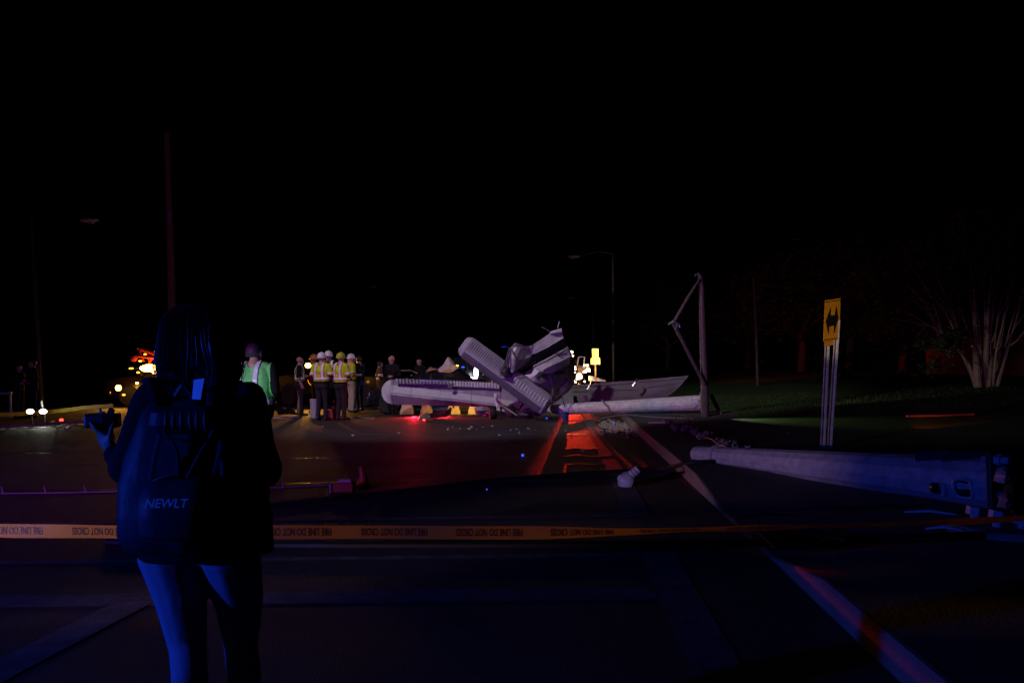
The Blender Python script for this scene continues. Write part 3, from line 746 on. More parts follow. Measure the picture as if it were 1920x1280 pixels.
FAB = {}
def fabric(name, c, rough=0.85):
    return mat(name, c, rough, var=0.25, scale=9, bump=0.35, bscale=22, spec=0.2)
LIME = fabric('lime_vest_mesh', (0.55, 0.68, 0.03)); GREEN = fabric('green_vest_mesh', (0.22, 0.78, 0.22))
REFL = mat('reflective_tape', (0.85, 0.80, 0.88), 0.35, 0.0, var=0.06, scale=30)
ORNG = fabric('orange_trim', (0.75, 0.16, 0.02))
BLK = fabric('black_cloth', (0.010, 0.010, 0.012)); NAVY = fabric('navy_cloth', (0.012, 0.016, 0.035)); KHAKI = fabric('khaki_cloth', (0.36, 0.25, 0.15))
BEIGE = fabric('beige_cloth', (0.42, 0.38, 0.32)); JEAN = fabric('denim', (0.07, 0.09, 0.17)); SHOE = mat('dark_leather', (0.012, 0.01, 0.009), 0.5)
CHAR = fabric('charcoal_cloth', (0.025, 0.022, 0.026)); TAN = fabric('turnout_coat', (0.10, 0.06, 0.03))

HANGR = ((.245, -.02, 1.13), (.25, .09, .89)); HANGL = ((-.245, -.02, 1.13), (-.25, .09, .89))
BENTR = ((.26, -.05, 1.14), (.17, .19, 1.12)); BENTL = ((-.26, -.05, 1.14), (-.17, .19, 1.12))
def person(label, loc, height, face, armR=HANGR, armL=HANGL, shirt=BLK, trousers=CHAR, trousersL=None, sleeves='long', hair=None, helmet=None, vest=None,
           legs=None, stout=1.0, voxel=0.0125, group=None, lean=0.0, badge=False, skin=SKIN, brim=1.0, headturn=0.0):
    root = thing('person', label, 'person', loc, math.radians(face), group)
    s = height/1.75
    k = stout
    LG = legs or {}
    kR, aR = LG.get('R', ((.10, .02, .50), (.12, -.01, .09))); kL, aL = LG.get('L', ((-.10, .02, .50), (-.12, -.01, .09)))
    pr = []
    def add(t, a, b, ra, rb=None, fl=1.0):
        rb = ra if rb is None else rb
        def T(p):
            return (p[0]*s, (p[1] + lean*max(0, p[2] - .95))*s, p[2]*s)
        pr.append((t, T(a), T(b), ra*s, rb*s, fl))
    add('shirt', (-.12*k, 0, 1.41), (.12*k, 0, 1.41), .078, fl=.95)
    add('shirt', (-.075*k, 0, 1.28), (.075*k, 0, 1.28), .118*k, fl=.95)
    for sx in (-1, 1):
        add('shirt', (sx*.08*k, 0, 1.34), (sx*.065*k, .0, 1.10), .105*k, .105*k, .98)
        add('shirt', (sx*.065*k, .01, 1.10), (sx*.075*k, 0, 1.0), .108*k, .118*k, 1.0)
    add('belt', (-.075*k, 0, .965), (.075*k, 0, .965), .116*k)
    add('trousers', (-.075*k, -.005, .90), (.075*k, -.005, .90), .118*k)
    for sx, kn, an in ((1, kR, aR), (-1, kL, aL)):
        t = 'trousersL' if (sx < 0 and trousersL) else 'trousers'
        add(t, (sx*.088, 0, .88), kn, .094*k, .066)
        add(t, kn, an, .068, .056)
        dx, dy = an[0], an[1]
        add('shoes', (dx, dy - .03, .05), (dx + sx*.025, dy + .155, .04), .045, .038, 1.0)
        add('shoes', (dx, dy, .09), (dx, dy, .05), .048)
    for sx, arm in ((1, armR), (-1, armL)):
        el, wr = Vector(arm[0]), Vector(arm[1]); sh = Vector((sx*.195*k, 0, 1.405))
        add('sleeve', sh, el, .064, .050)
        fore = 'sleeve' if sleeves == 'long' else 'skin'
        add(fore, el, wr, .046, .033)
        d = (wr - el).normalized(); side_ = d.cross(Vector((sx, .3, .2))).normalized()
        pal = wr + d*.07
        add('skin', wr, pal, .030, .036)
        lat = d.cross(side_).normalized()
        for q_, ln in ((-.027, .055), (-.009, .068), (.009, .064), (.027, .048)):
            r0 = pal + side_*q_; mid = r0 + d*ln*.6 + lat*.006; add('skin', r0, mid, .0105, .010); add('skin', mid, mid + d*ln*.4 + lat*.018, .010, .009)
        th = wr + d*.03 - side_*.026; add('skin', th, th + d*.045 - side_*.028 + lat*.012, .012, .010)
    # neck and head
    ht = math.radians(headturn); ch, sh_ = math.cos(ht), math.sin(ht)
    def H(x, y, z): return (x*ch*1.04 - y*sh_, x*sh_ + y*ch + .012, z - .035)
    add('skin', (0, -.014, 1.45), H(0, .0, 1.56), .066, .058)
    add('skin', H(0, -.012, 1.665), H(0, .012, 1.655), .089, .086); add('skin', H(0, .02, 1.60), H(0, .035, 1.575), .066, .050)
    add('skin', H(0, .062, 1.548), H(0, .066, 1.545), .034, .032)
    add('skin', H(0, .098, 1.635), H(0, .112, 1.600), .013, .017)
    add('skin', H(-.035, .080, 1.655), H(.035, .080, 1.655), .020, .020)
    add('skin', H(-.018, .092, 1.568), H(.018, .092, 1.568), .012)
    for sx in (-1, 1): add('skin', H(sx*.086, -.004, 1.645), H(sx*.088, -.01, 1.60), .017, .013)
    me, tags, idx, C = fuse(pr, voxel)
    me.name = 'body'
    look = {'shirt': shirt, 'sleeve': shirt, 'belt': BLK, 'trousers': trousers, 'trousersL': trousersL or trousers, 'shoes': SHOE, 'skin': skin}
    if sleeves == 'vest': look['sleeve'] = shirt
    for t in tags: me.materials.append(look[t])
    me.polygons.foreach_set('material_index', idx.astype(np.int32))
    bo = bpy.data.objects.new('body', me); COL.objects.link(bo); bo.parent = root
    z = C[:, 2]/s; x = C[:, 0]/s; y = C[:, 1]/s - lean*np.maximum(0, z - .95)
    T = lambda n_: (idx == tags.index(n_)) if n_ in tags else np.zeros(len(idx), bool)
    head = T('skin') & (z > 1.48) & (abs(x) < .14)
    if hair:
        hx = x*ch + (y - .012)*sh_; hy = -x*sh_ + (y - .012)*ch
        shell(me, head & ((z > 1.665) | ((hy < -.0) & (z > 1.55)) | ((hy < .045) & (z > 1.64))), .010*s, 'hair', hair, root, jitter=.006)
    if helmet:
        hc = Vector((0, .012*s + lean*.75*s, 1.633*s)); rt_ = Matrix.Rotation(ht, 3, 'Z')
        b = MB(); n = 24; rings = []
        for r0, zz in ((.112, -.01), (.113, .02), (.108, .06), (.092, .095), (.062, .120), (.03, .131), (.002, .134)):
            rings.append([hc + rt_ @ Vector((r0*s*math.cos(2*PI*i/n)*.93, r0*s*math.sin(2*PI*i/n)*1.12, zz*s)) for i in range(n)])
        b.rings(rings); hl = b.build('helmet', helmet, root, smooth=True, world=False)
        b = MB(); rings = []
        for r0, zz in ((.110, .0), (.128, -.008), (.130, -.014), (.110, -.012)):
            rings.append([hc + rt_ @ Vector((r0*s*math.cos(2*PI*i/n)*.93, r0*s*math.sin(2*PI*i/n)*1.12*(1 + (.16*brim if math.sin(2*PI*i/n) > .5 and r0 > .12 else 0)), zz*s)) for i in range(n)])
        b.rings(rings); b.build('brim', helmet, hl, smooth=True, world=False)
        b = MB(); b.tube([hc + rt_ @ Vector((0, yy*s, zz*s)) for yy, zz in ((-.11, .05), (-.06, .115), (0, .138), (.06, .115), (.11, .05))], .012*s, 6); b.build('ridge', helmet, hl, smooth=True, world=False)
    if vest:
        vm = vest.get('m', LIME); hem = vest.get('hem', 1.0)
        tor = (T('shirt') | T('belt')) & (z > hem) & (z < 1.50)
        arm = T('sleeve') & vest.get('sleeve', False) & (z > 1.16)
        capm = T('sleeve') & (abs(x) < .20*k)
        allv = tor | arm | capm
        if not vest.get('closed', True): allv &= ~((y > .03) & (abs(x) < .05))
        vo = shell(me, allv, .014*s, 'vest', vm, root, jitter=.008)
        stripes = np.zeros(len(z), bool); trim = np.zeros(len(z), bool)
        bz = vest.get('band', 1.10)
        stripes |= (tor & (abs(z - bz) < .028)); trim |= (tor & (abs(z - bz) < .048))
        if vest.get('verticals', True):
            vx = vest.get('vx', .105)
            vert = (tor | capm) & (abs(abs(x) - vx) < .026) & (z > bz)
            stripes |= vert; trim |= (tor | capm) & (abs(abs(x) - vx) < .042) & (z > bz)
        if vest.get('sleeve'):
            za = np.abs(z - 1.22)
            stripes |= arm & (za < .026); trim |= arm & (za < .042)
        if vest.get('trim', True): shell(me, trim & allv, .020*s, 'vest_trim', ORNG, vo, jitter=.008)
        shell(me, stripes & allv, .0255*s, 'reflective_stripe', REFL, vo, jitter=.008)
    if badge:
        front = T('shirt') & (y > .02) & (abs(x + .07) < .035) & (abs(z - 1.34) < .04)
        shell(me, front, .008, 'badge', mat('gold_badge', (.75, .45, .05), .4), root)
    return root

WHH = mat('white_helmet_shell', (0.75, 0.73, 0.75), 0.3, var=.06, coat=.3); YGH = mat('lime_helmet_shell', (0.42, 0.50, 0.05), 0.35, var=.08, coat=.3)
YLH = mat('yellow_helmet_shell', (0.75, 0.40, 0.04), 0.4, var=.1)
BRH = mat('brown_hair', (0.02, 0.012, 0.008), 0.5, var=.3, scale=40, bump=.4, bscale=90)
GRP = 'people gathered beside the wreck'
def gz(px, py): return G(px, py)
person('bald man in open safety vest with khaki and dark trousers, hands down', gz(563, 779), 1.76, -78, armR=((.25, -.03, 1.14), (.20, .06, .90)), armL=((-.25, -.02, 1.14), (-.2, .10, .9)), shirt=BLK, trousers=CHAR, trousersL=KHAKI, sleeves='short', vest=dict(m=fabric('dark_lime_vest', (.20, .24, .03)), hem=1.0, closed=False, band=1.09, trim=False), stout=1.08, group=GRP, legs={'L': ((-.12, .0, .5), (-.13, -.06, .09)), 'R': ((.11, .05, .5), (.13, .05, .09))})
person('worker in lime vest and white helmet seen from behind, dark trousers', gz(604, 788), 1.80, -22, armR=((.28, .02, 1.15), (.20, .20, 1.05)), armL=BENTL, shirt=BLK, trousers=CHAR, sleeves='short', helmet=WHH, vest=dict(m=LIME, sleeve=True, hem=1.02, band=1.09), stout=1.10, group=GRP)
person('man in black with white helmet facing the camera behind the vests', gz(618, 783), 1.86, 165, armR=BENTR, armL=BENTL, shirt=BLK, trousers=BLK, helmet=WHH, group=GRP, vest=dict(m=BLK, hem=1.2, band=.5, verticals=True, trim=False, vx=.12))
person('worker in lime vest and lime helmet turned away, beside white helmets', gz(640, 788), 1.79, -38, armR=((.28, .02, 1.15), (.16, .2, 1.08)), armL=((-.27, .0, 1.15), (-.18, .19, 1.0)), shirt=BLK, trousers=CHAR, sleeves='short', helmet=YGH, vest=dict(m=LIME, sleeve=True, hem=1.0, band=1.08), stout=1.08, group=GRP)
person('person in yellow vest, white helmet and beige trousers beyond the group', gz(659, 773), 1.80, -60, armR=BENTR, armL=BENTL, shirt=fabric('yellow_shirt', (.55, .50, .03)), trousers=BEIGE, sleeves='short', helmet=WHH, vest=dict(m=fabric('yellow_vest', (.75, .72, .03)), sleeve=True, hem=1.0, band=1.12), group=GRP)
person('man in navy polo and jeans raising a hand to his face', gz(675, 771), 1.78, 62, armR=((.27, .04, 1.13), (.24, .10, .88)), armL=((-.20, .28, 1.36), (-.10, .33, 1.60)), shirt=NAVY, trousers=JEAN, sleeves='short', hair=BRH, group=GRP, badge=True)
person('firefighter with yellow helmet partly hidden behind the vested worker', gz(591, 774), 1.80, 110, armR=BENTR, armL=BENTL, shirt=TAN, trousers=TAN, helmet=YLH, group=GRP, brim=1.6)
person('bald man in black standing behind the wing tip', gz(736, 777), 1.76, 150, shirt=BLK, trousers=BLK, armR=BENTR, armL=BENTL)
person('firefighter in banded coat half hidden behind the wing tip', gz(713, 768), 1.62, -70, shirt=TAN, trousers=TAN, armR=BENTR, armL=BENTL, vest=dict(m=TAN, sleeve=True, hem=.95, band=1.1, verticals=False), hair=BRH)
person('red-lit man in dark clothes behind the crushed car', G(788, 764), 1.70, 140, shirt=BLK, trousers=BLK, armR=BENTR, armL=BENTL, hair=BRH)
person('officer in black with red-lit face nearest the left edge', gz(36, 784), 1.66, -100, shirt=BLK, trousers=BLK, armR=BENTR, armL=BENTL, hair=BRH)
person('taller officer in black beside the leaning lamp post at left', gz(64, 783), 1.80, 130, shirt=BLK, trousers=BLK, armR=((.27, .0, 1.15), (.14, .2, 1.16)), armL=BENTL, hair=BRH)
gv = P(477, 700, 9.6)
person('man in bright green reflective vest and black shirt behind the woman', (gv.x, 9.6, 0), 1.77, -14, armR=((.28, .0, 1.15), (.20, .18, 1.05)), armL=BENTL, shirt=BLK, trousers=BLK, sleeves='long', hair=mat('shaved_hair', (.06, .05, .05), .6, var=.3, scale=60), vest=dict(m=GREEN, hem=.98, band=1.02, vx=.10, trim=False), stout=1.24, voxel=.010)

# ------------------------------------------------------------------ woman with backpack in the foreground
WY = 2.73
wroot = thing('person', 'dark-haired woman with backpack filming, seen from behind', 'person', (P(375, 900, WY).x, WY, 0))
WR = Vector(wroot.location)
def W(px, py, Y): return P(px, py, Y) - WR
JACK = fabric('black_jacket', (0.014, 0.014, 0.018)); LEGG = mat('pale_leggings', (0.30, 0.33, 0.42), 0.75, var=.1, scale=6, bump=.12, bscale=30)
um = pxm(WY)
def wl(t, a, b, ra, rb=None, fl=1.0): return (t, tuple(a), tuple(b), ra*um, (ra if rb is None else rb)*um, fl)
wp = []
# jacket torso (radii in photo pixels)
wp += [wl('jacket', W(318, 752, 2.74), W(432, 752, 2.74), 44, fl=.95), wl('jacket', W(330, 800, 2.75), W(425, 800, 2.75), 66), wl('jacket', W(325, 860, 2.76), W(430, 860, 2.76), 66),
       wl('jacket', W(318, 925, 2.77), W(440, 925, 2.77), 66), wl('jacket', W(318, 968, 2.77), W(446, 968, 2.77), 66), wl('jacket', W(322, 985, 2.77), W(444, 985, 2.77), 60)]
for xx in (325, 350, 375, 400, 430): wp.append(wl('jacket', W(xx, 790, 2.75), W(xx, 975, 2.77), 62))
# neck, head
wp += [wl('skin', W(375, 735, 2.76), W(375, 690, 2.78), 31), wl('skin', W(375, 632, 2.78), W(375, 628, 2.80), 48), wl('skin', W(374, 655, 2.83), W(373, 668, 2.86), 34, 28),
       wl('skin', W(374, 648, 2.895), W(374, 660, 2.91), 7, 9), wl('skin', W(328, 640, 2.80), W(328, 655, 2.79), 9), wl('skin', W(422, 640, 2.80), W(422, 655, 2.79), 9)]
# arms
wp += [wl('jacket', W(286, 752, 2.74), W(240, 880, 2.66), 37, 32), wl('jacket', W(240, 880, 2.66), W(226, 868, 2.86), 31, 24), wl('jacket', W(226, 868, 2.86), W(214, 852, 2.95), 24, 20)]
wp += [wl('skin', W(215, 853, 2.95), W(203, 832, 3.02), 12, 13)]
wp += [wl('jacket', W(464, 752, 2.74), W(492, 880, 2.66), 38, 34), wl('jacket', W(492, 880, 2.66), W(470, 900, 2.95), 32, 22), wl('skin', W(470, 900, 2.95), W(450, 890, 3.03), 14)]
# left hand: palm, four fingers round the grip, thumb along the side
wp += [wl('skin', W(203, 832, 3.02), W(200, 812, 3.04), 16, 15), wl('skin', W(193, 826, 3.03), W(190, 812, 3.05), 11, 10)]
for i, (x0, y0, x1, y1, x2, y2) in enumerate(((197, 812, 176, 800, 168, 790), (196, 818, 182, 808, 172, 800), (198, 822, 190, 812, 182, 806), (201, 826, 197, 817, 193, 811))):
    wp += [wl('skin', W(x0, y0, 3.03), W(x1, y1, 3.00), 5.2, 4.8), wl('skin', W(x1, y1, 3.00), W(x2, y2, 3.03), 4.8, 4.2)]
wp += [wl('skin', W(206, 822, 3.0), W(208, 806, 2.985), 6.0, 5.4), wl('skin', W(208, 806, 2.985), W(212, 794, 2.985), 5.4, 4.6)]
# right hand in front of her
wp += [wl('skin', W(450, 890, 3.03), W(440, 884, 3.06), 17, 15)]
for q_ in range(4): wp.append(wl('skin', W(442 - q_, 876 + q_*6, 3.06), W(424 - q_, 872 + q_*6, 3.08), 5.2, 4.4))
wp.append(wl('skin', W(448, 878, 3.05), W(436, 868, 3.09), 6, 5))
# hips and legs
wp += [wl('leggings', W(325, 1010, 2.79), W(432, 1010, 2.79), 60)]
wp += [wl('leggings', W(322, 1035, 2.78), W(338, 1110, 2.77), 62, 49), wl('leggings', W(338, 1110, 2.77), W(352, 1205, 2.76), 49, 36), wl('leggings', W(352, 1205, 2.76), W(356, 1265, 2.70), 35, 33), wl('leggings', W(356, 1265, 2.70), W(362, 1440, 2.78), 34, 20)]
wp += [wl('leggings', W(430, 1035, 2.79), W(448, 1120, 2.84), 60, 48), wl('leggings', W(448, 1120, 2.84), W(452, 1205, 2.90), 47, 34), wl('leggings', W(452, 1205, 2.90), W(458, 1265, 2.82), 33, 33), wl('leggings', W(458, 1265, 2.82), W(468, 1430, 2.74), 33, 20)]
lf, rf = W(362, 1440, 2.78), W(468, 1430, 2.74)
for f_ in (lf, rf):
    wp += [('shoes', (f_.x, f_.y - .03, .05), (f_.x, f_.y + .15, .042), .045, .04, 1.0), ('shoes', (f_.x, f_.y, f_.z), (f_.x, f_.y, .06), .042, .045, 1.0)]
me, tags, idx, C = fuse(wp, 0.0075, smooth_it=4)
me.name = 'body'
for t in tags: me.materials.append({'jacket': JACK, 'skin': SKIN, 'leggings': LEGG, 'shoes': SHOE}[t])
me.polygons.foreach_set('material_index', idx.astype(np.int32))
# cloth folds
bo = bpy.data.objects.new('body', me); COL.objects.link(bo); bo.parent = wroot
tx = np.array([tags.index('jacket')]) 
isj = np.zeros(len(me.vertices), bool)
for p in me.polygons:
    if p.material_index == tags.index('jacket'):
        for v in p.vertices: isj[v] = True
nrm_ = [v.normal.copy() for v in me.vertices]
for i, v in enumerate(me.vertices):
    if isj[i]:
        q = v.co.copy(); v.co = q + nrm_[i]*(noise.noise(Vector((q.x*14, q.y*14, q.z*5)))*0.008 + noise.noise(q*22)*0.003)
# hem of the jacket: a loose skirt of cloth
b = MB(); rings = []
for py, hw, dp in ((948, 128, 0.145), (985, 133, 0.150), (1015, 135, 0.152), (1034, 134, 0.150)):
    ring = []
    for i in range(40):
        a = 2*PI*i/40; cx = 374 + (py - 948)*0.02
        p = W(cx, py + (4*math.sin(a*3 + 1) if py > 1000 else 0) - (8 if (py > 1000 and math.cos(a) < -.6) else 0), 2.775)
        ring.append(p + Vector((math.cos(a)*hw*um*(1 + .03*math.sin(a*7)), math.sin(a)*dp, 0)))
    rings.append(ring)
b.rings(rings, cap=False); hm = b.build('jacket_hem', JACK, wroot, smooth=True, world=False)
s_ = hm.modifiers.new('solid', 'SOLIDIFY'); s_.thickness = .006
# hair: cap of the head plus many locks
HAIR = mat('dark_hair', (0.05, 0.036, 0.03), 0.38, var=.35, scale=50, spec=.5)
def haircy(py): return 2.775 - .022*min(1, max(0, (py - 590)/100))
b = MB(); rings = []
hprof = [(566, 6, 2), (569, 30, 14), (576, 46, 30), (588, 57, 42), (605, 64, 50), (630, 66, 54), (655, 69, 53), (680, 73, 50), (702, 76, 46), (722, 66, 40)]
for py, hw, dp in hprof:
    ring = []
    for i in range(48):
        a = 2*PI*i/48; nn = 1 + .05*noise.noise(Vector((math.cos(a)*6, math.sin(a)*6, py*.004)))
        cy = haircy(py)
        front = math.sin(a) > 0.25 and py > 610
        dd = dp*um*(0.35 if front else 1.0)
        ring.append(W(374 - 2*(py > 690), py, cy) + Vector((math.cos(a)*hw*um*nn, math.sin(a)*dd*nn, 0)))
    rings.append(ring)
b.rings(rings); b.build('hair', HAIR, wroot, smooth=True, world=False)
b = MB(); rnd = random.Random(11)
for i in range(1100):
    a = rnd.uniform(PI*0.97, 2.03*PI) if i < 900 else rnd.choice((rnd.uniform(-.5, .35), rnd.uniform(PI - .35, PI + .5)))
    k = rnd.uniform(.99, 1.06) if i % 9 else rnd.uniform(1.05, 1.16); tipy = rnd.uniform(694, 738); pts = []
    st_ = rnd.uniform(567, 592)
    for py in np.linspace(st_, tipy, 7):
        hw = lerp_list([(p_[0], p_[1]) for p_ in hprof], py); dp = lerp_list([(p_[0], p_[2]) for p_ in hprof], py)
        da = .05*math.sin(py*.04 + i)
        pts.append(W(374, py, haircy(py)) + Vector((math.cos(a + da)*hw*um*k, math.sin(a + da)*dp*um*k, 0)))
    r0 = rnd.uniform(.0006, .0015)
    b.tube(pts, [r0*.5, r0, r0, r0, r0*.9, r0*.6, r0*.15], 4, cap=False)
so_ = b.build('hair_locks', HAIR, wroot, smooth=True, world=False); so_['kind'] = 'stuff'

# video camera in her left hand
vc = thing('video_camera', 'small black video camera held in the left hand of the woman', 'camera', P(192, 815, 3.02))
b = MB(); b.box(P(193, 788, 3.05), (.125, .05, .055)); b.build('camera_body', BLACKP, vc, bevel=.008)
b = MB(); b.lathe(P(186, 790, 3.09), [(.001, -.03), (.026, -.03), (.028, .05), (.022, .055), (.001, .04)], 16, 'Y'); b.build('lens', BLACKP, vc, smooth=True)
b = MB(); b.box(P(190, 775, 3.04), (.018, .02, .012)); b.tube([P(190, 774, 3.04), P(187, 765, 3.04)], .004, 6); b.build('hot_shoe', STEEL, vc)
b = MB(); b.box(P(207, 773, 3.04), (.016, .02, .03), Matrix.Rotation(.5, 3, 'Y')); b.build('microphone_clip', BLACKP, vc)
b = MB(); b.box(P(205, 790, 3.025), (.05, .012, .05)); b.build('side_screen', GLASS, vc, bevel=.003)

# backpack
bp = thing('backpack', 'dark backpack with pale lettering worn by the woman with dark hair', 'backpack', P(325, 1030, 2.6))
PACK = mat('pack_fabric', (0.040, 0.043, 0.058), 0.55, var=.2, scale=12, bump=.2, bscale=20, spec=.3)
def packring(py, x0, x1, dep, Yb=2.66, n=40, wob=.012):
    ring = []; cx, hw = (x0 + x1)/2, (x1 - x0)/2
    for i in range(n):
        a = 2*PI*i/n; c_, s__ = math.cos(a), math.sin(a)
        c_ = math.copysign(abs(c_)**.62, c_); s__ = math.copysign(abs(s__)**.62, s__)
        p = P(cx, py, Yb) + Vector((c_*hw*um*.96, (s__ - 1)*dep/2 + .02, 0))
        d = (abs(noise.noise(Vector((p.x*13 + p.z*3, p.y*10, p.z*4)))) - .25)*wob*2.6 + noise.noise(p*26)*wob*.4
        p += Vector((c_, s__, 0))*d
        ring.append(p)
    return ring
b = MB(); b.rings([packring(py, x0, x1, d) for py, x0, x1, d in ((742, 305, 395, .05), (752, 292, 405, .09), (772, 280, 412, .12), (800, 270, 415, .145), (850, 258, 415, .16), (900, 250, 412, .17), (950, 246, 408, .18), (990, 246, 405, .18), (1015, 252, 402, .16), (1028, 268, 392, .12))])
b.build('main_bag', PACK, bp, smooth=True)
b = MB(); b.rings([packring(py, x0, x1, d, Yb=2.50, wob=.008) for py, x0, x1, d in ((893, 296, 368, .02), (900, 284, 384, .05), (930, 272, 392, .075), (970, 268, 390, .085), (1000, 274, 384, .07), (1012, 290, 370, .03))])
pk = b.build('front_pocket', PACK, bp, smooth=True)
b = MB(); b.rings([packring(py, x0, x1, d, Yb=2.53, wob=.01) for py, x0, x1, d in ((762, 300, 396, .03), (772, 288, 404, .06), (795, 284, 408, .07), (812, 290, 402, .03))])
b.build('top_flap', PACK, bp, smooth=True)
for sx, (x0, x1) in enumerate(((300, 276), (398, 448))):
    b = MB(); pts = catmull([P(x0 + (8 if sx == 0 else 6), 770, 2.58), P(x0 - (4 if sx == 0 else -6), 735, 2.62), P((x0 + x1)/2, 712, 2.70), P(x1, 716, 2.84)], 6)
    b.tube(pts, .026, 8, flat=.3); b.build('shoulder_strap', PACK, bp, smooth=True)
b = MB(); b.poly([P(363, 712, 2.56), P(383, 709, 2.50), P(376, 749, 2.47), P(360, 748, 2.52)], (0, .006, 0)); b.build('woven_tag', mat('pale_tag', (.9, .9, .92), .6, var=.1), bp)
b = MB(); b.tube(catmull([P(330, 742, 2.60), P(345, 722, 2.59), P(362, 742, 2.60)], 6), .010, 6); b.build('haul_loop', PACK, bp, smooth=True)
for pts in ([(300, 815), (288, 850), (278, 900)], [(300, 800), (330, 840), (336, 890)], [(395, 800), (372, 850), (350, 895)], [(404, 812), (398, 860), (388, 920)], [(306, 822), (350, 826), (394, 822)], [(276, 905), (330, 889), (390, 905)], [(262, 860), (256, 920), (262, 990)], [(402, 860), (404, 920), (398, 990)]):
    b = MB(); b.tube(catmull([P(x, y, 2.475 if y < 880 else 2.468) + Vector((0, .10*abs((x - 330)/85)**3, 0)) for x, y in pts], 5), .0085, 6, flat=.5); b.build('webbing_strap', PACK, bp, smooth=True)
for x in (312, 326, 340, 356, 370, 384):
    b = MB(); b.tube([P(x, 772, 2.455), P(x + rnd.uniform(-2, 2), 790, 2.446), P(x + rnd.uniform(-3, 3), 806, 2.452)], [.004, .009, .004], 6); b.build('gathered_pleat', PACK, bp, smooth=True)
for (tx_, px_, sz) in (('NEW', 297, .038), ('LT', 337, .038)):
    tm = text_mesh('lettering', tx_, sz, font_shear=.25, bold=.0006)
    o = link('lettering', tm, mat('pale_lettering', (.9, .9, .92), .5, var=.1), bp, world=False)
    o.matrix_parent_inverse = Matrix.Identity(4)
    o.matrix_basis = Matrix.Translation(P(px_, 944, 2.393) - Vector(bp.location)) @ Matrix.Rotation(PI/2, 4, 'X')

# ------------------------------------------------------------------ barrier tape
TAPE = mat('yellow_barrier_tape', (0.70, 0.36, 0.05), 0.45, var=.08, scale=4, trans=.5)
TINK = mat('tape_ink', (0.006, 0.005, 0.004), .5, var=0)
tape = thing('barrier_tape', 'yellow plastic tape with black lettering stretched across the foreground', 'tape', P(700, 1010, 4.5))
keys = [(-140, 992, 4.45, 0), (0, 995, 4.45, 0), (120, 996, 4.45, 0), (300, 997, 4.45, 0), (540, 997, 4.45, 0), (720, 998, 4.5, 0), (860, 998, 4.5, -2), (960, 998, 4.52, -8), (1060, 997, 4.55, -20), (1140, 996.5, 4.6, -36), (1210, 995.5, 4.65, -50), (1290, 993, 4.7, -56), (1450, 989, 4.78, -58), (1640, 982, 4.86, -58), (1800, 977, 4.95, -54), (1960, 970, 5.02, -48)]
cp = catmull([P(a, b_, c) for a, b_, c, d in keys], 8); ctw = [v[0] for v in catmull([(d, 0, 0) for a, b_, c, d in keys], 8)]
arc = [0]
for p0, p1 in zip(cp, cp[1:]): arc.append(arc[-1] + (p1 - p0).length)
HWT = 12.6*pxm(4.5)
def tape_pt(s, v, lift=0.0):
    i = min(len(arc) - 2, max(0, int(np.searchsorted(arc, s) - 1))); t = (s - arc[i])/(arc[i+1] - arc[i])
    p = cp[i].lerp(cp[i+1], t); tw = math.radians(ctw[i] + (ctw[i+1] - ctw[i])*t + 5*math.sin(s*4.3) + 4*math.sin(s*9.1 + 2))
    up = Vector((0, math.sin(tw), math.cos(tw))); nn = Vector((0, -math.cos(tw), math.sin(tw)))
    wob = .010*math.sin(s*3.1) + .003*math.sin(s*7.7 + 1)
    return p + up*(v*HWT) + nn*lift + Vector((0, wob, 0))
b = MB(); ns = 240; vs = []
for i in range(ns + 1):
    for v in (-1, -.33, .33, 1): vs.append(tape_pt(arc[-1]*i/ns, v))
b.add(vs, [(4*i+k, 4*i+k+1, 4*i+k+5, 4*i+k+4) for i in range(ns) for k in range(3)])
b.build('ribbon', TAPE, tape, smooth=True)
tm = text_mesh('tape_text', 'FIRE LINE DO NOT CROSS', 0.060, bold=.0007)
xs_ = [v.co.x for v in tm.vertices]; x0_, x1_ = min(xs_), max(xs_); ys_ = [v.co.y for v in tm.vertices]; ym = (min(ys_) + max(ys_))/2
bmx = bmesh.new(); bmx.from_mesh(tm); bmesh.ops.triangulate(bmx, faces=bmx.faces); bmx.to_mesh(tm); bmx.free()
TL = 124*pxm(4.5); rep = 178.5*pxm(4.5)
def s_at_px(px):   # arc length where the tape crosses that column
    best = min(range(len(cp)), key=lambda i: abs((cp[i].x/cp[i].y)*F + 960 - px)); return arc[best]
s0 = s_at_px(741)
for k in range(-5, 7):
    sc_ = s0 + k*rep
    if sc_ < .2 or sc_ > arc[-1] - .3: continue
    me_ = tm.copy()
    for v in me_.vertices:
        u = (v.co.x - (x0_ + x1_)/2)/(x1_ - x0_)*TL; vv = (v.co.y - ym)/(max(ys_) - min(ys_))*1.12
        v.co = tape_pt(sc_ - u, -vv + .06, .0015)
    link('printed_words', me_, TINK, tape)
def ribbon(name, label, pts, hw, m, cat='tape'):
    b = MB(); pts = catmull(pts, 6); vs = []
    for p in pts: vs += [p + Vector((0, .01, -hw)), p + Vector((0, 0, hw))]
    b.add(vs, [(2*i, 2*i+1, 2*i+3, 2*i+2) for i in range(len(pts) - 1)])
    return tag(b.build(name, m), label, cat)
ribbon('barrier_tape', 'far sagging yellow tape behind the two officers at left', [P(-60, 778, 21.5), P(30, 776, 21.3), P(100, 771, 21), P(160, 764, 20.7), P(212, 760, 20.4)], .05, mat('far_yellow_tape', (.45, .40, .05), .5, var=.2, trans=.3))

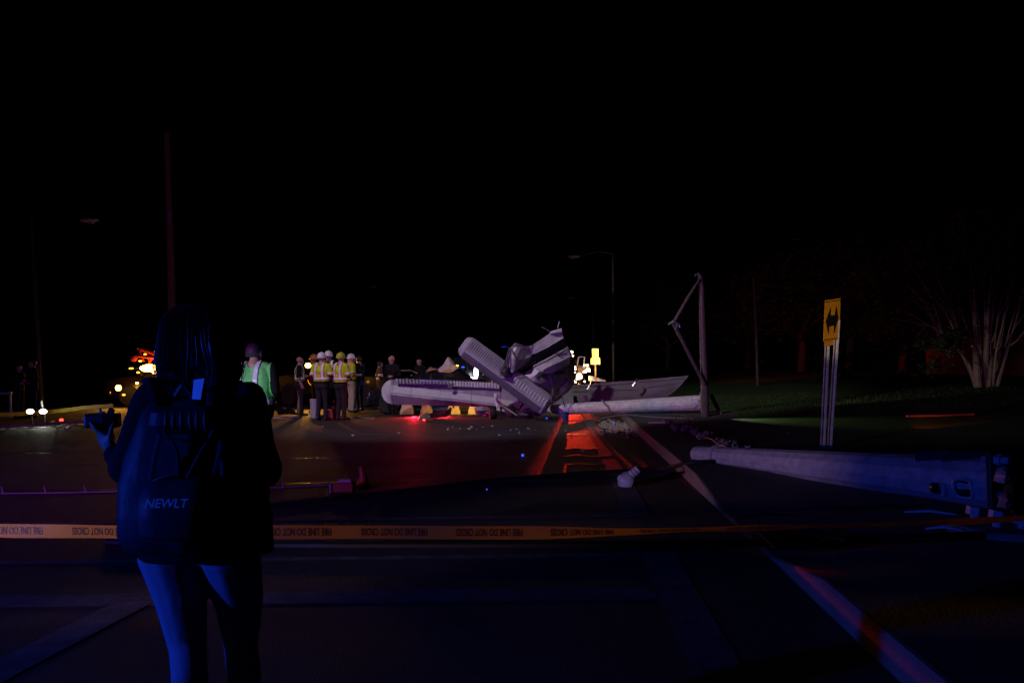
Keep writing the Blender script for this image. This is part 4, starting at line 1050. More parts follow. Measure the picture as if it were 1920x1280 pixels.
# ------------------------------------------------------------------ vehicles
def vehicle(name, label, cat, loc, rz, kind='sedan', paint=None, L_=4.6, Wd=1.8, Ht=1.45, crush=0.0, bed=False):
    root = thing(name, label, cat, loc, rz)
    hw = Wd/2
    # stations along local X (front = +X): x, bottom, belt, roof, half width, roof half width
    if kind == 'sedan':
        st = [(.50, .34, .58, .58, .80, .6), (.485, .24, .66, .66, .92, .7), (.42, .20, .76, .76, .98, .8), (.28, .18, .88, .88, 1, .82), (.20, .18, .92, .92, 1, .82), (.06, .18, .95, Ht - .05, 1, .70), (-.02, .18, .95, Ht, 1, .70), (-.14, .18, .96, Ht, 1, .70), (-.24, .18, .97, Ht - .06, 1, .69), (-.36, .18, .98, .99, 1, .80), (-.46, .20, .94, .94, .97, .8), (-.495, .28, .80, .80, .9, .7), (-.50, .36, .70, .70, .82, .6)]
        cabin = (4, 9)
    else:
        st = [(.50, .45, .80, .80, .90, .7), (.49, .35, 1.02, 1.02, .96, .8), (.36, .30, 1.12, 1.12, 1, .85), (.27, .30, 1.16, 1.16, 1, .85), (.19, .30, 1.18, Ht - .06, 1, .78), (.10, .30, 1.18, Ht, 1, .78), (-.05, .30, 1.18, Ht, 1, .78), (-.11, .30, 1.18, Ht - .03, 1, .78), (-.115, .30, 1.05, 1.05, 1, .92), (-.30, .35, 1.05, 1.05, 1, .92), (-.49, .35, 1.05, 1.05, 1, .92), (-.50, .45, 1.0, 1.0, .98, .9)]
        cabin = (3, 8)
    rnd = random.Random(len(label))
    rings = []
    for i, (x, zb, be, ro, wk, rw) in enumerate(st):
        cr = crush*rnd.uniform(.5, 1.2) if ro > be + .1 else 0
        ro_ = ro - cr; w_ = hw*wk; half = [(.0, zb), (w_*.85, zb), (w_*.98, zb + .14), (w_, (zb + be)/2 + .05), (w_*.97, be), (hw*rw, ro_ - .03 if ro > be + .1 else be + .01), (hw*rw*.7, ro_ + (.0 if ro > be + .1 else .02)), (0, ro_ + .02)]
        ring = [Vector((x*L_, y, z)) for y, z in half] + [Vector((x*L_, -y, z)) for y, z in half[-2:0:-1]]
        rings.append(ring)
    b = MB(); b.rings(rings)
    body = b.build('body', paint, root, smooth=True, world=False)
    # glass: from the cabin rings, lifted off
    i0, i1 = cabin
    def quad(pts, nrm, inset=.10):
        c = sum(pts, Vector())/len(pts); return [c + (p - c)*(1 - inset) + Vector(nrm)*.012 for p in pts]
    R_ = rings; N_ = len(R_[0])
    b = MB(); q_ = quad([R_[i0][5], R_[i0][N_ - 5], R_[i0+1][N_ - 5], R_[i0+1][5]], (.6, 0, .6)); b.add(q_, [(0, 1, 2, 3)]); b.build('windscreen', GLASS, root, world=False)
    b = MB(); q_ = quad([R_[i1][5], R_[i1][N_ - 5], R_[i1-1][N_ - 5], R_[i1-1][5]], (-.6, 0, .6)); b.add(q_, [(0, 1, 2, 3)]); b.build('rear_window', GLASS, root, world=False)
    for sg_ in (1, -1):
        for j in range(i0 + 1, i1 - 1):
            e4, e5 = (4, 5) if sg_ > 0 else (N_ - 4, N_ - 5)
            b = MB(); q_ = quad([R_[j][e4], R_[j+1][e4], R_[j+1][e5], R_[j][e5]], (0, sg_, .15), .12); b.add(q_, [(0, 1, 2, 3)]); b.build('side_window', GLASS, root, world=False)
        for x in (.32, -.31):
            r = .33 if kind == 'sedan' else .40; c = Vector((x*L_, sg_*(hw - .08), r))
            b = MB(); b.lathe(c, [(r*.6, -.10), (r*.93, -.11), (r, -.07), (r, .07), (r*.93, .11), (r*.6, .10)], 24, 'Y'); wo = b.build('wheel', DARK, root, smooth=True, world=False)
            b = MB(); b.lathe(c, [(.001, -.09), (r*.3, -.1), (r*.58, -.08), (r*.62, -.1), (r*.62, .1), (r*.58, .08), (r*.3, .1), (.001, .09)], 18, 'Y'); b.build('rim', STEEL, wo, smooth=True, world=False)
        b = MB(); b.box((.17*L_ if kind == 'sedan' else .22*L_, sg_*(hw + .09), st[5][2] + .06), (.10, .18, .13)); b.build('mirror', BLACKP, root, bevel=.02, world=False)
        b = MB(); b.box((.475*L_, sg_*hw*.70, st[1][2] - .08), (.16, .34, .12)); b.build('headlight', mat('lamp_lens_off', (.3, .3, .3), .15, var=0), root, bevel=.02, world=False)
        b = MB(); b.box((-.488*L_, sg_*hw*.74, st[-2][2] - .02), (.06, .26, .14)); b.build('tail_light', mat('tail_lens_off', (.25, .01, .01), .2, var=0), root, bevel=.02, world=False)
        b = MB(); b.box((-.02*L_, sg_*(hw + .01), st[5][2] - .12), (.16, .03, .03)); b.build('door_handle', CHROME, root, world=False)
    for xe in (.505, -.505):
        b = MB(); b.box((xe*L_, 0, .42 if kind == 'sedan' else .55), (.10, Wd*.86, .16)); b.build('bumper', BLACKP, root, bevel=.03, world=False)
    return root, body
PCAR = mat('dark_car_paint', (0.02, 0.018, 0.025), 0.25, 0.2, var=.1, coat=.6)
PTRK = mat('dark_truck_paint', (0.016, 0.006, 0.005), 0.35, 0.1, var=.15, coat=.3)
PYEL = mat('orange_truck_paint', (0.012, 0.007, 0.003), 0.4, 0.0, var=.15, coat=.3)
def glow(name, parent, c, size, m, light=None, energy=0, color=(1, 1, 1), shape='ell'):
    b = MB()
    if shape == 'ell': b.ell(c, size, 14, 8)
    else: b.box(c, [2*s for s in size])
    o = b.build(name, m, parent, smooth=shape == 'ell')
    if light:
        lc = Vector(c) + Vector((0, -max(size) - .05, 0))
        l = lamp(light, 'SPOT', lc, energy*1.6, color, target=lc + Vector((0, -1, -.22)), cone=150, blend=.5, radius=.06)
        l.parent = parent; l.matrix_parent_inverse = parent_world(parent).inverted()
    return o
def parent_world(o): return o.matrix_parent_inverse @ o.matrix_basis
# crushed dark car behind the near wing
car, cbody = vehicle('crushed_car', 'dark car under the near wing with debris on its flattened roof', 'car', (G(814, 768).x, 24.6, 0), PI, 'sedan', PCAR, crush=.10, L_=3.6)
sheet('bent_windscreen_frame', [[(750, 694, 24.2), (770, 693, 24.2), (786, 700, 24.2)], [(751, 695.5, 24.2), (771, 695, 24.2), (785, 702, 24.2)]], ALUDK, car, sub=4, amp=.01, thick=.02)
scr = sheet('crumpled_debris', [[(818, 694, 24.0), (832, 684, 23.9), (838, 671, 23.9), (842, 670, 24.0)], [(830, 697, 23.8), (840, 690, 23.7), (846, 682, 23.8), (852, 684, 24.0)], [(845, 698, 23.9), (852, 695, 23.8), (858, 690, 23.9), (862, 691, 24.0)]], mat('pale_crumpled_metal', (.55, .50, .50), .5, var=.15), None, sub=4, amp=.06, freq=4, seed=31)
tag(scr, 'pale crumpled metal peak on the roof of the dark car', 'debris')
scr = sheet('jagged_debris', [[(801, 696, 24.0), (808, 688, 24.0), (818, 690, 24.0)], [(800, 700, 23.9), (810, 694, 23.8), (822, 694, 23.9)]], mat('torn_reddish_metal', (.40, .22, .18), .6, var=.3), None, sub=4, amp=.10, freq=6, seed=41)
tag(scr, 'low jagged reddish debris on the car roof beside the pale peak', 'debris')
# police vehicle behind with the white-blue light bar
pc, pbody = vehicle('police_car', 'dark police car with bright upright white light behind the airplane tail', 'car', (G(900, 757).x - .1, 29.2, 0), PI + .2, 'suv', mat('police_car_paint', (.015, .016, .02), .3, .1, var=.1, coat=.5), L_=4.9, Wd=1.9, Ht=1.75)
glow('spot_lamp', pc, P(892.5, 698, 27.6), (.07, .06, .24), WHITE, 'police_spot_lamp', 55, (.45, .42, 1.0))
glow('blue_lamp', pc, P(868, 688, 27.9), (.06, .05, .03), BLUEL, None)
glow('amber_lamp', pc, P(857, 685.5, 27.9), (.06, .05, .03), AMBS, None)
glow('roof_light_bar', pc, P(945, 650, 29.0), (.10, .06, .018), BLUED, 'police_roof_blue_light', 14, (.02, .08, 1.0), 'box')
# tow truck at left with amber beacons, carrying a red boom
tt, tbody = vehicle('tow_truck', 'dark tow truck with amber beacons and red boom, beyond the woman', 'truck', (P(345, 740, 31).x, 31.4, 0), PI - .05, 'suv', PTRK, L_=5.6, Wd=2.2, Ht=1.72)
glow('amber_beacon', tt, P(222, 727, 29.7), (.11, .08, .11), AMB, 'tow_truck_marker_light', 50, (1, .42, .06))
glow('amber_beacon', tt, P(280, 690, 29.6), (.36, .12, .14), AMB, 'tow_truck_beacon', 110, (1, .40, .06))
glow('amber_beacon', tt, P(291, 696, 29.5), (.12, .10, .10), AMB, None)
glow('amber_beacon', tt, P(257, 718, 29.5), (.05, .05, .04), AMB, None)
for (x, y, sx) in ((246, 690.5, .09), (263, 676.5, .07), (292, 659, .05), (259, 698, .06), (232, 740, .06), (272, 664, .05)): glow('marker_lamp', tt, P(x, y, 29.6), (sx, .05, .03), AMBS)
glow('side_mirror_glint', tt, P(206, 737, 29.6), (.03, .03, .07), CHROME)
RED = mat('red_painted_steel', (.45, .035, .03), .4, var=.25)
b = MB(); b.box(P(258, 690.5, 30.0), (.75, .22, .05)); b.build('beacon_rack', BLACKP, tt, bevel=.01)
b = MB(); b.tube([P(258, 653, 30), P(285, 662, 30), P(330, 680, 30)], [.05, .09, .10], 8); b.build('boom', RED, tt, smooth=True)
b = MB(); b.tube([P(246, 672, 29.9), P(258, 668, 29.9), P(290, 672, 29.9), P(330, 690, 29.9)], .05, 8); b.build('boom_brace', RED, tt, smooth=True)
b = MB(); b.ell(P(251, 672, 29.9), (.14, .12, .13), 10, 6); b.build('pulley_head', RED, tt, smooth=True)
for x0, y0, x1, y1 in ((262, 657, 270, 678), (275, 661, 282, 684), (290, 665, 278, 684), (303, 670, 292, 686)):
    b = MB(); b.tube([P(x0, y0, 29.95), P(x1, y1, 29.9)], .03, 6); b.build('lattice_bar', RED, tt)
# work truck behind the group with two amber lamps
wt, wbody = vehicle('work_truck', 'work truck with two amber lamps behind the group in vests', 'truck', (P(640, 740, 29).x, 29.5, 0), PI - .5, 'suv', PYEL, L_=5.6, Wd=2.0, Ht=1.62)
glow('amber_lamp', wt, P(577.5, 685, 27.0), (.10, .07, .085), AMB, 'work_truck_amber_light', 90, (1, .42, .06))
glow('amber_lamp', wt, P(588.5, 711.5, 26.9), (.09, .07, .085), AMB, 'work_truck_lower_amber_light', 90, (1, .42, .06))
b = MB(); b.tube(catmull([P(577, 712, 27), P(579, 718, 27), P(584, 722, 27), P(588, 716, 27)], 4), .02, 6); b.build('lamp_bracket', mat('orange_pipe', (.6, .25, .03), .4), wt)
# service truck behind the tail, warm lamps
stt, sbody = vehicle('service_truck', 'service truck with warm work lamps between the tail and yellow sign', 'truck', (P(1050, 740, 34).x, 35.2, 0), -PI/2, 'suv', mat('service_truck_paint', (.10, .05, .02), .4, var=.2), L_=5.0, Wd=2.0, Ht=1.6)
fr = [P(1085, 669, 31.5), P(1096, 669, 31.5), P(1094.5, 686, 31.5), P(1082, 686, 31.5)]
b = MB()
b.tube(fr + [fr[0]], .028, 6); b.build('mirror_frame', mat('pale_mirror_frame', (.6, .5, .5), .3), stt)
glow('warm_lamp', stt, P(1086, 703.5, 31), (.10, .08, .075), WARM, 'service_truck_work_lamp', 60, (1, .62, .32))
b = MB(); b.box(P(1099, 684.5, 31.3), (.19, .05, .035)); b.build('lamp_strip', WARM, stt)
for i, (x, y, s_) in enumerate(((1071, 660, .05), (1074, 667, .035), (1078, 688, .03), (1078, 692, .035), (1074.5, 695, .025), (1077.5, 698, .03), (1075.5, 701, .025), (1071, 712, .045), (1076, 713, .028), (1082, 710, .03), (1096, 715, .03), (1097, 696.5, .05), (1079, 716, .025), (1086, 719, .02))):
    glow('glint_shard', stt, P(x, y, 30.6), (s_*1.35, .03, s_*1.0), WARM)  # orange glints put in as small emissive pieces
sheet('lit_panel', [[(1083, 688, 31.7), (1094, 687, 31.7)], [(1083, 700, 31.6), (1094, 701, 31.6)]], mat('tan_truck_panel', (.45, .26, .12), .5), stt, amp=.05, seed=51)
sheet('lit_panel', [[(1096, 687, 31.7), (1105, 690, 31.7)], [(1096, 696, 31.6), (1106, 697, 31.6)]], mat('tan_truck_panel', (.45, .26, .12), .5), stt, amp=.07, seed=52)
wl_ = thing('warm_lamp', 'warm lamp added to light the crumpled fuselage from behind', 'lamp', P(1086, 711, 23.2))  # invented lamp on a stand, added to warm the fuselage edge and far wing
b = MB(); c = P(1086, 707, 23.2); b.tube([Vector((c.x, c.y, 0)), c - Vector((0, 0, .06))], .018, 6); b.build('stand', BLACKP, wl_)
glow('lens', wl_, c, (.09, .05, .06), WARM)
lamp('added_wreck_light', 'POINT', c + Vector((0, -.12, .06)), 26, (1, .50, .18), radius=.05)
# unseen spot added to brighten the roadside sign
lamp('added_roadside_light', 'SPOT', P(1106, 700, 31.0), 2600, (1.0, .76, .45), target=P(1116, 670, 34.4), cone=32, blend=.8, radius=.05)
# red tail lamps of a car behind the wreck: light runs forward under the wreck
rl = thing('red_flare', 'burning red road flare on the asphalt behind the silver mast', 'flare', G(1068, 757))
b = MB(); q0 = G(1068, 757); b.tube([q0 + Vector((-.1, 0, .02)), q0 + Vector((.12, 0, .02))], .018, 8); b.build('stick', RED, rl)
rq = Vector((P(1069.5, 745, 30).x, 30.0, .13))
glow('flame', rl, q0 + Vector((.16, 0, .035)), (.05, .03, .03), REDL)
lamp('flare_light', 'SPOT', rq, 6000, (1, .03, .010), target=(rq.x - .82, 14, 0.0), cone=6.4, blend=.6, radius=.02)
rl2 = thing('red_flare', 'burning red road flare under the near wing by the scrap heap', 'flare', G(806, 788))
q0 = G(806, 789); b = MB(); b.tube([q0 + Vector((-.12, 0, .02)), q0 + Vector((.1, .05, .02))], .018, 8); b.build('stick', RED, rl2)
glow('flame', rl2, q0 + Vector((-.15, 0, .03)), (.035, .025, .02), REDL)
lamp('wing_flare_light', 'SPOT', Vector((P(775, 770, 22.3).x, 22.3, .10)), 170, (1, .012, .03), target=Vector((P(765, 770, 20).x, 20.0, 0)), cone=140, blend=.4, radius=.04)
lamp('wing_flare_light_rear', 'SPOT', Vector((P(832, 770, 22.2).x, 22.2, .10)), 85, (1, .012, .03), target=Vector((P(842, 770, 20).x, 20.0, 0)), cone=140, blend=.4, radius=.04)
# concrete barrier blocks lit by an added amber spot behind the car
for i, x in enumerate((764, 800, 851, 888)):
    t = thing('barrier_block', ['concrete barrier block under the wing, leftmost of the four', 'concrete barrier block second from the wing tip, behind the scrap heap', 'brightly lit concrete barrier block with a dark hole', 'concrete barrier block nearest the airplane wheel'][i], 'barrier', G(x, 777), 0, 'barrier blocks seen under the wing')
    c = G(x, 776); wd = (.20, .17, .20, .15)[i]
    b = MB(); b.rings([[c + Vector((sx*wd*k, sy*.14*k2, z)) for sx, sy in ((-1, -1), (1, -1), (1, 1), (-1, 1))] for z, k, k2 in ((0, 1, 1.3), (.07, 1, 1.3), (.22, .78, .9), (.48, .7, .7))]); b.build('block', mat('barrier_concrete', (.50, .42, .26), .8, var=.2, scale=5, bump=.3), t, bevel=.01)
    if i == 2:
        b = MB(); b.ell(c + Vector((0, -.14, .21)), (.03, .02, .04)); b.build('hole', BLACKP, t)
lamp('added_barrier_light', 'SPOT', (P(862, 760, 22.1).x, 22.0, .42), 60, (1, .55, .10), target=G(852, 776) + Vector((0, 0, .12)), cone=110, blend=.6, radius=.05)  # hidden spot added behind the wing to light the blocks

# ------------------------------------------------------------------ far lamp posts, poles and signs
PCOAT = mat('lamp_post_paint', (.035, .026, .024), .5, .2, var=.2)
def street_lamp(label, Y, base_px, top, head, r=.09):
    base = P(base_px[0], base_px[1], Y); base.z = -.03
    t = thing('street_lamp', label, 'street lamp', base, 0, 'unlit street lamps along the road')
    tp = P(top[0], top[1], Y); hd = P(head[0], head[1], Y)
    b = MB(); b.tube([base, base.lerp(tp, .5), tp], [r, r*.8, r*.55], 12); b.build('pole', PCOAT, t, smooth=True)
    b = MB(); b.tube([tp, tp.lerp(hd, .4) + Vector((0, 0, .18)), hd], [.035, .03, .03], 8); b.build('arm', PCOAT, t, smooth=True)
    sgn = 1 if hd.x > tp.x else -1
    b = MB(); b.ell(hd + Vector((sgn*.15, 0, 0)), (.38, .17, .085), 16, 8); h_ = b.build('lamp_head', mat('lamp_head_paint', (.45, .35, .3), .45), t, smooth=True)
    b = MB(); b.ell(hd + Vector((sgn*.22, 0, -.07)), (.17, .12, .07), 14, 6); b.build('lens', mat('clear_lens', (.25, .25, .3), .1, var=0), h_, smooth=True)
    return t
street_lamp('unlit street lamp with leaning pole behind the two officers', 30, (77, 770), (58, 408), (160, 413), .14)
street_lamp('thin distant unlit street lamp above the group in vests', 62, (649, 716), (648, 541), (697, 538), .11)
street_lamp('unlit street lamp with the higher arm right of the yellow signs', 46, (1150, 724), (1149, 476), (1081, 481), .10)
street_lamp('faintest unlit street lamp with pole above the yellow signs', 70, (1113, 710), (1112, 556), (1074, 558.5), .10)
up_ = thing('utility_pole', 'tall wooden utility pole rising behind the head of the woman', 'pole', (P(325, 760, 27).x, 27, 0))
b = MB(); q0 = P(326, 760, 27); q0.z = 0; b.tube([q0, P(321, 500, 27), P(313, 250, 27)], [.15, .12, .09], 12); b.build('shaft', WOODP, up_, smooth=True)
b = MB(); b.tube([P(318.6, 420, 26.86), P(317.5, 400, 26.86)], .03, 6); b.build('ground_wire_bracket', STEEL, up_)
up_ = thing('utility_pole', 'thin pole before the dark trees, right of the broken post', 'pole', (P(1420, 720, 34).x, 34, 0))
b = MB(); q0 = P(1421, 740, 34); q0.z = 0; b.tube([q0, P(1418, 620, 34), P(1413, 520, 34)], [.07, .06, .045], 10); b.build('shaft', WOODP, up_, smooth=True)
ys_ = thing('roadside_sign', 'pair of stacked glowing yellow signs on a post beyond the tail', 'sign', (P(1116, 740, 34.5).x, 34.5, 0))
YSH = mat('bright_yellow_sheeting', (.85, .66, .10), .5, var=.05)
Ys = 34.5
q0 = P(1117, 740, Ys); q0.z = 0; b = MB(); b.tube([q0, P(1116, 655, Ys)], .035, 8); b.build('post', mat('rust_post', (.4, .16, .08), .5), ys_)
def flat_sign(name, x0, y0, x1, y1, Y, m, par, bev=.02):
    c = P((x0 + x1)/2, (y0 + y1)/2, Y); b = MB(); b.box(c, ((x1 - x0)*pxm(Y), .015, (y1 - y0)*pxm(Y))); return b.build(name, m, par, bevel=.006)
su = flat_sign('upper_panel', 1110, 653.5, 1122, 670, Ys - .06, YSH, ys_); sl = flat_sign('lower_panel', 1107.5, 670.6, 1125, 683, Ys - .05, YSH, ys_)
for k in range(4):
    c = P(1114, 661 + k*2.4, Ys - .07); b = MB(); b.box(c, (.09, .004, .025)); b.build('print_line', mat('ochre_print', (.6, .32, .02), .6, var=0), su)

# ------------------------------------------------------------------ trees, shrubs and the house at the right
LEAF = mat('leaf', (0.055, 0.10, 0.025), 0.6, var=.5, scale=3, trans=.25)
LEAFD = mat('dark_leaf', (0.05, 0.055, 0.025), 0.7, var=.5, scale=2, trans=.2)
BARK = mat('smooth_bark', (0.36, 0.27, 0.20), 0.7, var=.3, scale=6, bump=.3, bscale=25)
BARKD = mat('rough_bark', (0.10, 0.07, 0.05), 0.85, var=.4, scale=6, bump=.6, bscale=18)
def leaves(mb, c, r, n, size, rnd, clump=14):
    cl = []
    for i in range(clump):
        while True:
            p = Vector((rnd.uniform(-1, 1), rnd.uniform(-1, 1), rnd.uniform(-1, 1)))
            if p.length < 1: break
        cl.append((Vector((p.x*r[0], p.y*r[1], p.z*r[2])), rnd.uniform(.22, .45)))
    for i in range(n):
        q, k = rnd.choice(cl)
        d = Vector((rnd.gauss(0, .5)*r[0]*k, rnd.gauss(0, .5)*r[1]*k, rnd.gauss(0, .5)*r[2]*k))
        p = Vector(c) + q + d; s = size*rnd.uniform(.6, 1.3)
        a = Vector((rnd.gauss(0, 1), rnd.gauss(0, 1), rnd.gauss(0, .6))).normalized(); b2 = a.orthogonal().normalized()
        mb.add([p - a*s, p + b2*s*.45, p + a*s, p - b2*s*.45], [(0, 1, 2, 3)])
my = thing('myrtle_tree', 'multi-stemmed tree with pale smooth trunks on the lawn at right', 'tree', G(1845, 772, .4))
rnd = random.Random(5); MY = 26.0
stems = [[(1838, 775), (1830, 720), (1800, 655), (1770, 640)], [(1840, 775), (1826, 715), (1806, 668), (1796, 640), (1782, 600)], [(1838, 775), (1832, 700), (1828, 655), (1822, 648)], [(1842, 775), (1842, 700), (1836, 650), (1828, 600), (1826, 540)],
         [(1845, 775), (1847, 705), (1850, 650), (1852, 600), (1858, 520)], [(1848, 775), (1856, 705), (1858, 650), (1850, 610), (1846, 560)], [(1850, 775), (1862, 715), (1868, 660), (1880, 610), (1896, 550)], [(1852, 775), (1872, 715), (1890, 650), (1908, 590), (1918, 540)], [(1850, 775), (1866, 705), (1875, 660), (1866, 640)],
         [(1800, 655), (1760, 618), (1710, 604), (1672, 598)], [(1806, 668), (1770, 630), (1735, 606), (1700, 585), (1672, 578)], [(1796, 640), (1775, 590), (1752, 560), (1730, 545)], [(1890, 650), (1910, 635), (1935, 600)]]
for i in range(22):
    x1 = rnd.uniform(1660, 1935); y1 = rnd.uniform(480, 590); x0 = 1845 + (x1 - 1845)*.45
    tw = catmull([P(x0, 660 + rnd.uniform(-20, 10), MY), P((x0*1.2 + x1*.8)/2, (640 + y1)/2 + rnd.uniform(-8, 8), MY), P(x1, y1, MY + rnd.uniform(-.5, .5))], 4)
    b = MB(); b.tube(tw, [.022, .006], 5); b.build('twig', BARK, my)
for i, pl in enumerate(stems):
    b = MB(); pts = catmull([P(x, y, MY + rnd.uniform(-.3, .3)) for x, y in pl], 5)
    r0 = [.085, .07, .15, .10, .12, .08, .065, .075, .05, .035, .03, .028, .035][i]
    n = len(pts); b.tube(pts, [r0*(1 - .75*k/n) for k in range(n)], 9); b.build('trunk', BARK, my, smooth=True)
b = MB()
leaves(b, P(1757, 655, MY - .6), (.75, .7, .75), 900, .085, rnd, 12)
leaves(b, P(1690, 570, MY), (1.8, 1.2, .9), 500, .08, rnd, 10)
leaves(b, P(1800, 470, MY), (3.4, 2.2, 1.6), 1800, .09, rnd, 26)
leaves(b, P(1900, 450, MY), (2.6, 2.2, 2.0), 1500, .09, rnd, 20)
cr = b.build('crown', LEAF, my); cr['kind'] = 'stuff'
BG = [(1500, 52, 4.6, 5.2, 'tall dark tree behind the arrow sign, left of the myrtle'), (1590, 60, 5.0, 6.5, 'broad dark tree rising right above the arrow sign'), (1690, 48, 3.6, 4.6, 'dark tree behind the left branches of the myrtle'), (1400, 70, 5.0, 5.0, 'far dark tree behind the thin pole'),
      (1870, 46, 4.2, 6.0, 'tall dark tree behind the house at the right edge'), (1250, 85, 6.0, 6.0, 'far dark tree behind the broken signal post'), (240, 60, 5.0, 5.0, 'dark tree beyond the tow truck at left'), (110, 55, 4.4, 4.6, 'dark tree behind the leaning street lamp'), (480, 80, 6.0, 5.0, 'distant dark tree above the man in the green vest'), (780, 95, 7.0, 5.5, 'distant dark tree beyond the crushed car')]
for i, (px, Y, rx, hz, lb) in enumerate(BG):
    base = P(px, 700, Y); base.z = 0; rr = random.Random(100 + i)
    t = thing('dark_tree', lb, 'tree', base, 0, 'dark trees in the background')
    b = MB(); b.tube([base, base + Vector((.2, 0, hz*.45)), base + Vector((-.2, 0, hz*1.0))], [.30, .22, .10], 9)
    for k in range(5):
        a = rr.uniform(0, 2*PI); z0 = hz*rr.uniform(.35, .7); b.tube([base + Vector((0, 0, z0)), base + Vector((math.cos(a)*rx*.35, math.sin(a)*rx*.35, z0 + hz*.2)), base + Vector((math.cos(a)*rx*.7, math.sin(a)*rx*.7, z0 + hz*.35))], [.12, .08, .03], 6)
    b.build('trunk', BARKD, t, smooth=True)
    b = MB(); leaves(b, base + Vector((0, 0, hz*1.05)), (rx, rx*.8, hz*.62), 3200, .22, rr, 34)
    c_ = b.build('crown', LEAFD, t); c_['kind'] = 'stuff'
SHR = [(1560, 34, .9, .9, 'rounded dark shrub low behind the arrow sign posts'), (1660, 33, 1.2, 1.3, 'loose dark shrub between the arrow sign and the myrtle')]
for i, (px, Y, rx, hz, lb) in enumerate(SHR):
    base = P(px, 700, Y); base.z = .1; rr = random.Random(200 + i)
    t = thing('shrub', lb, 'shrub', base)
    b = MB()
    for k in range(6):
        a = 2*PI*k/6; b.tube([base, base + Vector((math.cos(a)*rx*.5, math.sin(a)*rx*.5, hz))], [.03, .01], 5)
    b.build('stem', BARKD, t); b = MB(); leaves(b, base + Vector((0, 0, hz)), (rx, rx, hz*.8), 1200, .07, rr, 16); c_ = b.build('foliage', LEAFD, t); c_['kind'] = 'stuff'
# red brick house
HY = 36.0
hs = thing('brick_house', 'red brick house corner with a dark window behind the myrtle', 'house', (P(1930, 760, HY).x, HY, 0))
BRICK = mat('red_brick', (.38, .10, .06), .8, var=.3, scale=7, bump=.3, bscale=25)
x0, x1 = P(1866, 700, HY).x, P(2080, 700, HY).x
b = MB(); b.box(((x0 + x1)/2, HY + 3, 1.15), (x1 - x0, 6, 2.5)); b.build('wall', BRICK, hs)
b = MB(); b.poly([(x0 - .4, HY - .4, 2.42), (x1 + .4, HY - .4, 2.42), (x1 + .4, HY + 3, 4.2), (x0 - .4, HY + 3, 4.2)], (0, 0, .12)); b.poly([(x0 - .4, HY + 6.4, 2.42), (x1 + .4, HY + 6.4, 2.42), (x1 + .4, HY + 3.02, 4.2), (x0 - .4, HY + 3.02, 4.2)], (0, 0, .12)); b.build('roof', mat('roof_shingle', (.05, .045, .045), .9, var=.3), hs)
wx = P(1889, 740, HY).x
wo = MB(); wo.box((wx, HY - .01, P(1889, 742, HY).z), (.42, .06, .78)); wo_ = wo.build('window', mat('window_frame_paint', (.03, .03, .03), .6), hs)
for dx in (-.09, .09):
    b = MB(); b.box((wx + dx, HY - .05, P(1889, 742, HY).z), (.15, .02, .70)); b.build('pane', GLASS, wo_)
lamp('house_red_wash', 'SPOT', P(1700, 735, 27) , 260, (1, .10, .02), target=(wx, HY, 1.2), cone=44, blend=.8, radius=.1)
# red-lit kerbing on the lawn
k_ = strip('garden_edging', [P(1700, 779, 21.5), P(1760, 778, 21.5), P(1826, 775, 21.3)], .05, mat('edging_concrete', (.5, .42, .38), .6), z=0.0)
b = MB(); b.tube([G(1700, 780, .30), G(1760, 779, .30), G(1826, 776.5, .30)], .022, 6); eg = b.build('lawn_edging', mat('red_lit_edging', (.7, .2, .08), .4, var=.1)); tag(eg, 'thin low edging strip on the lawn before the myrtle', 'edging')  # red light on the edging is put into its colour
bpy.data.objects.remove(k_)
lamp('edging_red_light', 'SPOT', G(1690, 790, .35) + Vector((0, -.2, .1)), 40, (1, .10, .02), target=G(1810, 777, .30), cone=40, blend=.6, radius=.03)  # red spot aimed along the lawn edging
lamp('added_myrtle_light', 'SPOT', G(1352, 786, .16) + Vector((0, .8, .62)), 360, (1, .95, .8), target=P(1835, 700, 26), cone=18, blend=.6, radius=.05)  # no vehicle here: spot added to brighten the myrtle stems
lamp('lawn_glow', 'SPOT', G(1345, 786, .16) + Vector((0, .5, .5)), 60, (.8, 1, .5), target=G(1450, 780, .25), cone=60, blend=.9, radius=.05)  # second unseen spot, added for the green strip of grass

# ------------------------------------------------------------------ cables, debris and litter
def cable(label, pts, r=.012, m=CABLE, name='cable', cat='cable'):
    b = MB(); b.tube(catmull(pts, 8), r, 7); return tag(b.build(name, m, smooth=True), label, cat)
cable('black cable sagging from the fallen pole across the road', [A + dirp*.42 + Vector((-.05, -.12, -.05)), G(1290, 868, .16), G(1240, 878, .02), G(1150, 884, .02), G(1020, 893, .02), G(900, 903, .02), G(760, 920, .02), G(600, 937, .02), G(430, 955, .02)], .028)
cable('second black cable beside the sagging one, nearer the white insulator', [G(1330, 880, .16), G(1250, 888, .02), G(1170, 893, .02), G(1060, 899, .02), G(930, 900, .02)], .014)
cable('thick black cable along the crosswalk below the tape', [G(1840, 1003, .17), G(1700, 1008, .17), G(1500, 1014, .08), G(1330, 1019, .025), G(1100, 1022, .025), G(800, 1023, .025), G(500, 1022, .025), G(200, 1016, .025)], .030)
cable('thin wire looping over the kerb by the silver mast', [G(1060, 790, .02), G(1120, 785, .02), G(1160, 779, .12), G(1180, 778, .20), G(1230, 782, .18), G(1300, 785, .17)], .012, STEEL, 'wire', 'wire')
cable('thin orange wire arching beside the broken post', [G(1255, 793, .17), G(1275, 779, .2), G(1290, 783, .25), G(1296, 802, .17)], .010, mat('orange_wire', (.25, .12, .04), .6), 'wire', 'wire')
cable('thin wire curving up from the blue scrap behind the fallen pole', [G(1405, 836, .17), P(1432, 826, 14.0), P(1460, 818, 14.0), P(1478, 810, 14.0)], .010, STEEL, 'wire', 'wire')
